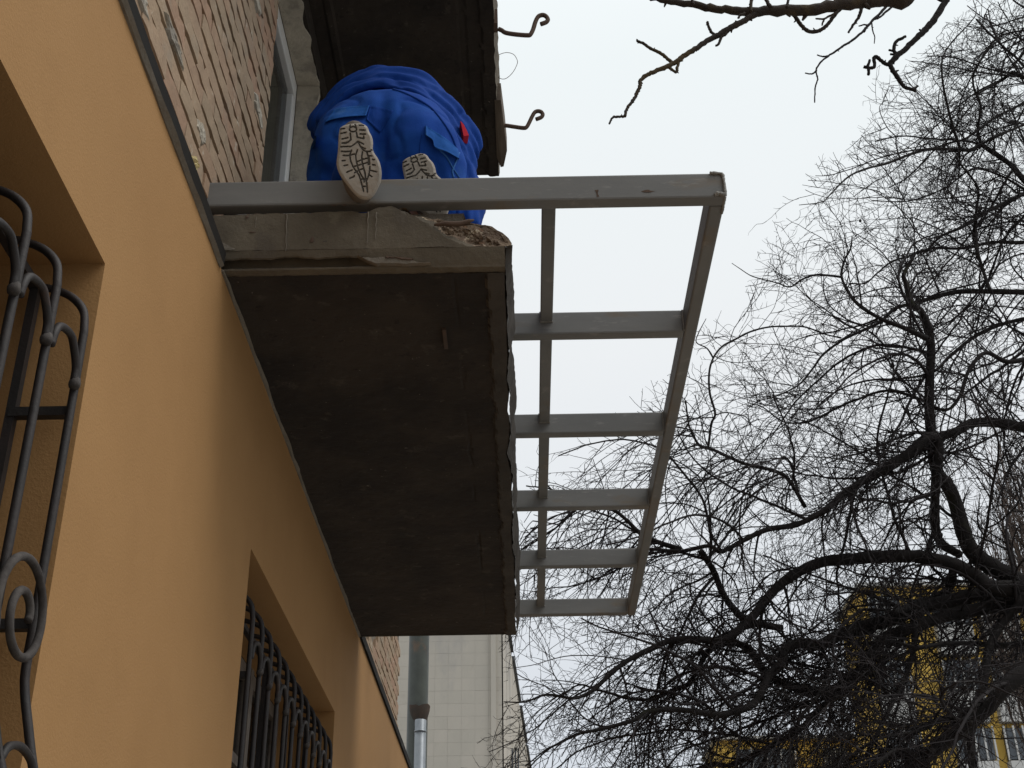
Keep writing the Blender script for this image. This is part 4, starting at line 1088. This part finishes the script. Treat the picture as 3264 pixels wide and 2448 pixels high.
LM = [
 ([k4(*p) for p in [(1760,690),(1650,662),(1500,650),(1400,580),(1280,520),(1100,480),(900,480),(700,495),(560,510),(420,570),(300,660),(220,760),(130,860),(0,950)]]+[k3(*p) for p in [(1100,942),(950,945),(820,1000),(700,1060),(600,1140),(500,1230),(400,1270),(250,1250),(130,1290),(10,1290)]], 10.2, 9.4, .105, .004),
 ([k4(*p) for p in [(1760,720),(1600,700),(1450,690),(1300,720),(1100,770),(950,830),(780,870),(650,920),(540,975),(430,960),(350,1010),(330,1080),(270,1140),(240,1200),(180,1300),(50,1350)]]+[k3(*p) for p in [(1180,1360),(1000,1335),(820,1340),(740,1390),(560,1440),(420,1470),(300,1530),(240,1560),(130,1650)]], 10.4, 9.2, .10, .004),
 ([k4(*p) for p in [(1740,760),(1600,745),(1400,780),(1250,810),(1050,880),(900,940),(830,1050),(770,1120),(650,1210),(520,1230),(350,1190),(250,1130),(190,1050),(150,990),(60,960),(0,970)]]+[k3(*p) for p in [(1150,1010),(1090,1110),(1040,1190),(960,1220),(830,1275),(700,1270),(600,1240),(520,1220),(430,1195),(330,1260),(240,1340)]], 10.2, 10.4, .085, .004),
 ([k4(*p) for p in [(850,1040),(780,1130),(700,1220),(560,1320),(440,1440),(250,1550),(60,1640)]]+[k3(*p) for p in [(1150,1640),(1000,1720)]], 10.3, 10.0, .05, .014),
 ([k4(*p) for p in [(1800,1080),(1687,1130),(1560,1230),(1480,1330),(1350,1440),(1230,1530),(1130,1600),(1040,1659),(950,1800)]], 9.6, 9.4, .085, .04),
 ([k4(*p) for p in [(1400,1410),(1320,1395),(1250,1380),(1200,1400),(1140,1440),(1060,1460),(900,1490)]], 9.5, 9.3, .03, .008),
 ([k4(*p) for p in [(1180,1570),(1120,1560),(1080,1580),(1010,1555),(940,1575),(860,1640)]], 9.4, 9.2, .035, .012),
 ([k4(*p) for p in [(1720,660),(1620,600),(1480,520),(1390,440),(1345,330),(1310,200),(1270,100),(1200,0)]]+[k2(*p) for p in [(1600,1500),(1580,1250),(1582,1050),(1592,850),(1570,700),(1520,600),(1460,560),(1430,430),(1410,370),(1450,290),(1490,220)]], 10.3, 9.6, .12, .012),
 ([k4(*p) for p in [(1330,470),(1230,410),(1195,330),(1190,200),(1195,60)]]+[k2(*p) for p in [(1640,1480),(1570,1440),(1450,1540),(1330,1620),(1180,1700)]], 10.4, 9.8, .05, .045),
 ([k2(*p) for p in [(2300,1400),(2206,1375),(2000,1340),(1850,1350),(1760,1400),(1640,1440),(1560,1490),(1450,1560),(1250,1659)]]+[k4(*p) for p in [(760,80),(640,170),(560,230),(420,300),(250,330),(120,390),(0,450)]]+[k3(*p) for p in [(1150,420),(1000,450),(830,438),(700,440),(500,448),(300,455)]], 10.5, 9.3, .07, .008),
 ([k2(*p) for p in [(1575,790),(1500,755),(1400,710),(1250,650),(1110,560),(1040,470),(1000,370),(1020,270),(1060,190),(1070,110)]], 9.7, 9.4, .036, .006),
 ([k2(*p) for p in [(2300,482),(2206,480),(2000,475),(1800,475),(1700,490),(1560,530),(1450,560),(1350,590),(1250,680),(1100,750),(1000,800),(880,890),(820,970),(750,1060),(690,1110),(560,1170),(450,1195)]], 10.8, 9.5, .042, .004),
 ([k2(*p) for p in [(1000,380),(920,370),(830,365),(740,395),(660,445),(580,420),(480,395),(400,370),(330,325),(275,288)]], 9.5, 9.6, .013, .003),
 ([k3(*p) for p in [(1110,450),(1180,560),(1230,680),(1300,780),(1380,840),(1560,880)]], 9.8, 10.2, .034, .03),
 ([k3(*p) for p in [(1000,440),(860,395),(760,340),(700,280),(620,220),(520,205),(440,205),(380,240),(300,320),(180,400),(110,440)]], 9.5, 9.3, .024, .005),
 ([k2(*p) for p in [(760,1900),(650,1720),(550,1659),(350,1610),(150,1520),(60,1490),(20,1420),(-10,1350),(-30,1200)]], 9.8, 9.4, .022, .007),
 ([k2(*p) for p in [(120,1500),(140,1350),(165,1280),(130,1150),(125,1020),(150,920),(210,840),(300,790),(400,740),(520,710),(640,705),(760,710),(900,760),(1000,780)]], 9.5, 9.7, .012, .007),
 ([k2(*p) for p in [(150,910),(110,850),(40,810),(60,740),(105,655)]], 9.5, 9.4, .009, .003),
 ([k2(*p) for p in [(170,1290),(230,1275),(300,1285),(370,1305),(400,1370),(410,1440)]], 9.5, 9.4, .007, .003),
 ([k1(*p) for p in [(2320,1300),(2206,1190),(2120,1090),(1990,1000),(1920,960),(1860,990),(1780,990),(1600,985),(1480,1010),(1300,1080),(1180,1110),(1050,1165),(930,1280),(870,1335),(720,1355)]], 10.2, 9.2, .044, .003),
 ([k1(*p) for p in [(1920,955),(1900,860),(1920,700),(1880,600),(1870,500),(1920,400),(2000,300),(2100,230)]], 10.0, 9.6, .018, .006),
 ([k1(*p) for p in [(1785,985),(1740,850),(1700,700),(1670,550),(1665,400),(1720,290),(1850,150),(1890,80),(1870,0)]], 9.7, 9.4, .017, .004),
 ([k1(*p) for p in [(1920,955),(2050,890),(2206,825),(2300,790)]], 10, 10.3, .012, .016),
 ([k1(*p) for p in [(2320,540),(2206,512),(2130,480),(2060,530),(1970,580),(1900,620)]], 10.4, 9.9, .03, .01),
 ([k1(*p) for p in [(1780,1000),(1780,1080),(1770,1200),(1740,1300),(1700,1400)]], 9.8, 9.6, .011, .004),
 ([k1(*p) for p in [(1900,1700),(1885,1500),(1890,1400),(1900,1240),(1790,1090),(1760,1040)]], 10, 9.7, .022, .008),
 ([k1(*p) for p in [(1385,1040),(1360,960),(1355,900),(1300,840),(1250,720),(1290,660)]], 9.4, 9.3, .008, .003),
 ([k1(*p) for p in [(2400,1200),(2206,1280),(2100,1330),(1960,1400),(1800,1500),(1660,1560),(1560,1660)]], 10.6, 10.0, .03, .01),
 ([k2(*p) for p in [(2300,640),(2100,680),(1900,760),(1720,900),(1600,1010),(1400,1050),(1200,1060),(1040,1100),(900,1180),(800,1290)]], 10.9, 10.3, .026, .005),
 ([k2(*p) for p in [(2300,900),(2100,940),(1950,880),(1840,1000),(1780,1170),(1680,1260),(1500,1180),(1300,1130),(1100,1190),(980,1240),(800,1330),(700,1345),(600,1330),(480,1240),(380,1210)]], 10.2, 9.7, .026, .004),
 ([k2(*p) for p in [(2350,100),(2206,150),(2000,150),(1800,190),(1600,190),(1450,240),(1330,280),(1240,350),(1160,420),(1060,420)]], 10.6, 9.7, .024, .005),
 ([k2(*p) for p in [(1980,470),(1940,350),(1900,220),(1870,100),(1890,0)]]+[k1(*p) for p in [(1880,1420)]], 10.2, 9.9, .02, .013),
 ([k4(*p) for p in [(1650,760),(1560,860),(1490,1000),(1460,1200),(1400,1350),(1390,1500),(1400,1659)]], 10.1, 9.9, .05, .03),
 ([k4(*p) for p in [(1700,960),(1560,975),(1400,965),(1250,965),(1100,985),(960,960),(800,960),(640,975)]], 10.4, 10.0, .03, .01),
 ([(3420,230),(3300,310),(3180,370),(3080,440),(2990,470),(2900,560),(2830,600)], 10.4, 9.7, .02, .005),
 ([(3420,40),(3290,90),(3180,120),(3110,220),(3060,330),(3050,420)], 10.2, 9.7, .016, .005),
 ([(3420,640),(3300,620),(3190,560),(3100,540),(3010,600),(2900,640),(2780,640)], 10.6, 9.8, .018, .005),
 ([k4(*p) for p in [(1290,560),(1280,640),(1210,700),(1060,750),(960,800)]], 10.5, 10.2, .05, .03),
 ([k4(*p) for p in [(1080,880),(1060,1050),(1000,1200),(900,1400),(800,1600)]], 10.2, 9.7, .028, .014),
 ([k4(*p) for p in [(560,1000),(600,1100),(540,1250),(430,1400),(420,1560)]], 10.0, 9.7, .02, .01),
]
rr = random.Random(11); ALL = []
for i, (pts, Y0, Yq, r0, r1) in enumerate(LM):
    P, R = limb(pts, Y0, Yq, r0*(.74 if r0 > .03 else .9), r1, .18, i)
    if pts[0][0] > 3225:          # carry the limb on to the trunk outside the picture
        tz = min(TRK, key=lambda v: abs(v.z-(P[0].z-.35)) if v.z < 9.9 else 99)
        ext = catmull([tz, tz.lerp(P[0], .5)+Vector((0, 0, .05)), P[0]-(P[1]-P[0])*3, P[0]], 4)[:-1]
        P = ext+P; R = [R[0]*1.1]*len(ext)+R
    ALL.append((P, R)); q = MB(); knobbly(q, P, R, 9 if r0 > .03 else 6); q.build('limb', M['bark'], tree, smooth=True)
    acc = 0
    for a in range(1, len(P)):
        acc += (P[a]-P[a-1]).length
        px, py = prj(P[a])
        dens = .095 if (px > 2450 and py > 850) else (.10 if py > 1350 else .13)
        if py < 700: dens = .17 if px < 2950 else .085
        if R[a] > .055: dens = .4
        while acc > dens:
            acc -= dens
            d = (P[a]-P[a-1]).normalized(); ax = Matrix.Rotation(rr.uniform(0, 6.28), 3, d) @ d.orthogonal().normalized()
            low = py > 1400
            nd = d*rr.uniform(.2, .9)+ax*.8+(Vector((-.35, 0, -.45)) if low and rr.random() < .6 else Vector((-.15, 0, .1)))
            L = rr.choice((.25, .4, .6, .9, 1.2))*(1.0 if py > 800 else .75)
            tr.grow(P[a].copy(), nd, L, min(max(R[a]*.6, .0045), .011)*rr.uniform(.6, 1), 2, rr, .04 if low else .01, .22)
            if rr.random() < .35: tr.grow(P[a].copy(), ax, rr.uniform(.05, .2), .003, 1, rr, 0, .5, .03)
# further boughs and long weeping shoots, all springing from the limbs
for i in range(170):
    P, R = rr.choice(ALL); a = rr.randrange(1, len(P)-1); px, py = prj(P[a])
    if R[a] < .012: continue
    tr.grow(P[a].copy(), Vector((rr.uniform(-1, .1), rr.uniform(-.5, .5), rr.uniform(-.6, .7))), rr.uniform(1.1, 2.4), min(R[a]*.55, .015), 3 if rr.random() < .3 else 2, rr, .03, .18, .08)
for i in range(34):          # the far side of the crown, beyond the right edge of the view
    v = rr.choice([t_ for t_ in TRK if t_.z > 2.4]); tr.grow(v.copy(), Vector((rr.uniform(.3, 1), rr.uniform(-.6, .6), rr.uniform(-.1, .9))), rr.uniform(1.6, 3.2), rr.uniform(.018, .04), 3 if rr.random() < .5 else 2, rr, .02, .2, .1)
for i in range(90):
    px = rr.uniform(3020, 3350); py = rr.uniform(20, 900)
    tr.grow(onY(px, py, rr.uniform(9.6, 11.2)), Vector((rr.uniform(-1, .2), rr.uniform(-.3, .3), rr.uniform(-.6, .6))), rr.uniform(.4, 1.1), .0045, 2, rr, .02, .24, .06)
for i in range(520):
    P, R = rr.choice(ALL); a = rr.randrange(1, len(P)-1); px, py = prj(P[a])
    if py < 1250 or R[a] < .006: continue
    tr.grow(P[a].copy(), Vector((-.75, rr.uniform(-.25, .35), rr.uniform(-.5, .25))), rr.uniform(.8, 1.9), .0065, 2, rr, .06, .12, .07)
crown, nf = tr.build('crown', M['twig'], tree, kind='stuff')
print('crown faces', nf)
q = MB()
for (x, y, Y) in [(2535, 1262, 9.5), (2742, 704, 9.5)]: ball(q, onY(x, y, Y), .014, 8); q.tube([onY(x, y, Y), onY(x+6, y-22, Y)], .002, 4)
q.build('dried_fruit', M['twig'], tree)

# near branches along the top, from a second tree standing to the right
T2 = Vector((3.3, 2.6, GZ))
t2 = empty('bare_tree', T2, 'nearer tree whose lichened branches hang into the picture from the top edge', 'tree')
q = MB(); P = catmull([T2, Vector((3.25, 2.65, 0)), Vector((3.05, 2.8, 2.2)), Vector((2.6, 3.3, 4.0)), Vector((2.0, 3.9, 4.6))], 6); q.tube(P, [lerp(.16, .05, i/(len(P)-1)) for i in range(len(P))], 12); q.build('trunk', M['lichen'], t2, smooth=True)
BR = [
 ([Vector((2.0, 3.9, 4.6)), Vector((1.75, 3.9, 4.3))]+[onY(*k7(*p), 3.9) for p in [(1620,-25),(1500,0),(1400,5),(1250,25),(1100,50),(900,55),(750,60),(620,40),(480,20),(340,0),(250,-20)]], .034, .009, 'lichen'),
 ([onY(*k7(*p), 3.9) for p in [(850,65),(800,85),(760,110),(700,140),(660,165),(620,185),(560,220),(500,262),(460,285),(420,315),(390,333),(340,355),(300,370),(260,390),(232,410),(225,440),(218,470),(205,490),(190,520),(165,555),(152,580),(150,600),(120,604),(90,605),(78,620),(70,640)]], .013, .0035, 'lichen'),
 ([onY(*k7(*p), 3.9) for p in [(405,330),(370,305),(345,283),(320,268),(280,250),(245,225),(225,218),(208,208)]], .007, .005, 'lichen'),
 ([onY(*k7(*p), 3.9) for p in [(622,187),(598,168),(585,145),(578,125),(572,113)]], .006, .005, 'lichen'),
 ([onY(*k7(*p), 3.9) for p in [(682,148),(668,178),(650,188),(640,212),(630,232),(616,236)]], .007, .004, 'lichen'),
 ([onY(*k7(*p), 3.9) for p in [(430,310),(420,345),(415,372),(395,362),(372,348)]], .006, .005, 'lichen'),
 ([onY(*k7(*p), 3.95) for p in [(1010,62),(1035,95),(1055,125),(1080,150),(1105,163),(1140,162),(1165,152),(1195,128),(1225,90),(1260,50),(1300,25)]], .008, .007, 'lichen'),
 ([onY(*k7(*p), 3.95) for p in [(1382,5),(1372,40),(1362,80),(1340,115),(1322,140),(1305,168)]], .008, .004, 'lichen'),
 ([onY(*k7(*p), 3.8) for p in [(800,60),(798,30),(805,0),(812,-20)]], .007, .006, 'lichen'),
 ([onY(*k7(*p), 3.8) for p in [(905,42),(885,10),(875,-15)]], .008, .006, 'lichen'),
 ([onY(*k7(*p), 3.8) for p in [(985,40),(990,20),(995,-10)]], .006, .005, 'lichen'),
 ([onY(*k7(*p), 3.8) for p in [(770,72),(745,78),(735,95)]], .006, .004, 'lichen'),
 ([onY(*k7(*p), 3.8) for p in [(500,22),(498,5),(495,-10)]], .006, .005, 'lichen'),
 ([onY(*k7(*p), 3.9) for p in [(1250,55),(1225,75),(1200,85),(1180,97),(1150,97),(1135,97)]], .005, .003, 'lichen'),
 ([onY(*k7(*p), 3.9) for p in [(1180,97),(1172,115),(1168,130)]], .004, .003, 'lichen'),
 ([onY(*k7(*p), 4.1) for p in [(1830,-30),(1810,0),(1780,50),(1745,105),(1700,155),(1650,202),(1600,250),(1560,285),(1530,318),(1518,335)]], .014, .011, 'bark'),
 ([onY(*k7(*p), 4.1) for p in [(1518,335),(1535,365),(1560,400),(1578,430),(1600,452),(1630,462),(1655,470)]], .010, .006, 'bark'),
 ([onY(*k7(*p), 4.1) for p in [(1520,335),(1495,330),(1475,315),(1450,295),(1436,300),(1440,330),(1436,348),(1410,352),(1395,348),(1382,345)]], .008, .006, 'bark'),
 ([onY(*k7(*p), 4.1) for p in [(1410,352),(1408,385)]], .006, .006, 'bark'), ([onY(*k7(*p), 4.1) for p in [(1402,352),(1415,308)]], .006, .005, 'bark'),
 ([onY(*k7(*p), 4.1) for p in [(1552,285),(1540,262),(1545,225),(1560,210),(1600,188)]], .008, .006, 'bark'),
 ([onY(*k7(*p), 4.1) for p in [(1545,283),(1520,280)]], .005, .004, 'bark'), ([onY(*k7(*p), 4.1) for p in [(1540,265),(1512,258)]], .005, .004, 'bark'),
 ([onY(*k7(*p), 4.1) for p in [(1632,462),(1650,455),(1664,443)]], .006, .004, 'bark'),
 ([onY(*k7(*p), 6.5) for p in [(1545,-30),(1520,5),(1490,45),(1440,95),(1400,140),(1370,170),(1315,215),(1280,235),(1240,265),(1200,290),(1165,318),(1142,350),(1138,375),(1145,410),(1132,460),(1130,530)]], .010, .004, 'twig'),
 ([onY(*k7(*p), 6.5) for p in [(1200,290),(1170,292),(1142,284)]], .006, .004, 'twig'), ([onY(*k7(*p), 6.5) for p in [(1140,365),(1115,382),(1080,378)]], .006, .004, 'twig'),
 ([onY(*k7(*p), 6.5) for p in [(1580,-20),(1540,25),(1500,60),(1465,90),(1440,100)]], .009, .006, 'twig'),
 ([onY(*k7(*p), 6.5) for p in [(1425,120),(1430,160),(1440,190),(1438,225)]], .005, .003, 'twig'), ([onY(*k7(*p), 6.5) for p in [(1385,165),(1400,135),(1385,128),(1358,135)]], .007, .004, 'twig'),
]
for P, r0, r1, mk in BR:
    r_ = random.Random(len(P)*31+int(r0*9999)); C = catmull(P, 5)
    q = MB(); q.tube([c+Vector((r_.gauss(0, 1), 0, r_.gauss(0, 1)))*r0*.10 for c in C], [max(.003, lerp(r0, r1, i/(len(C)-1)))*(1+.22*abs(math.sin(i*1.3+r0*500))*r_.random()) for i in range(len(C))], 8)
    for i in range(3, len(C)-1, 3):
        if r_.random() < .6:        # knobs and spur buds
            d = Vector((r_.gauss(0, 1), r_.gauss(0, .4), r_.gauss(0, 1))).normalized(); rad = lerp(r0, r1, i/(len(C)-1)); L = rad*r_.uniform(1.3, 2.6)
            q.tube([C[i], C[i]+d*L*.6, C[i]+d*L], [rad*.55, rad*.45, rad*.2], 6)
    q.build('branch', M[mk], t2, smooth=True)

# poplar further back at the right, with upright whippy branches
T3 = Vector((7.6, 17.5, GZ))
t3 = empty('poplar_tree', T3, 'upright poplar with brownish whippy branches behind the tangled tree, right edge', 'tree')
q = MB(); q.tube(catmull([T3, T3+Vector((0, 0, 4)), T3+Vector((.05, 0, 7.0)), T3+Vector((0, 0, 9.6))], 6), [.24, .22, .2, .18, .16, .14, .13, .12, .11, .1, .09, .08, .07, .06, .05, .04, .03, .025, .02], 10); q.build('trunk', M['popbark'], t3, smooth=True)
pp = Tree(None); rp2 = random.Random(3)
for i in range(75):
    a = rp2.uniform(0, 6.28); z0 = rp2.uniform(0, 5.5); rad = rp2.uniform(.2, 1.25)
    top_ = rp2.uniform(6.8, 9.0)*(1-.10*rad)
    base = T3+Vector((0, 0, z0-GZ*0+0)); base.z = z0
    pts = [base+Vector((math.cos(a)*rad*t**.45*1.1, math.sin(a)*rad*t**.45*1.1, (top_-z0)*t)) for t in (0, .08, .2, .35, .5, .65, .8, 1)]
    P = catmull(pts, 4); P = [p+Vector((rp2.gauss(0, .02), rp2.gauss(0, .02), 0)) for p in P]
    pp.tw.append((P, [lerp(.04, .007, j/(len(P)-1)) for j in range(len(P))]))
    for p in P[4:]:
        for _ in range(3):
            pp.grow(p, Vector((rp2.gauss(0, .3), rp2.gauss(0, .3), 1)), rp2.uniform(.3, 1.0), .006, 1 if rp2.random() < .3 else 0, rp2, -.06, .12, .1)
o, nf = pp.build('crown', M['popbark'], t3, kind='stuff'); print('poplar faces', nf)
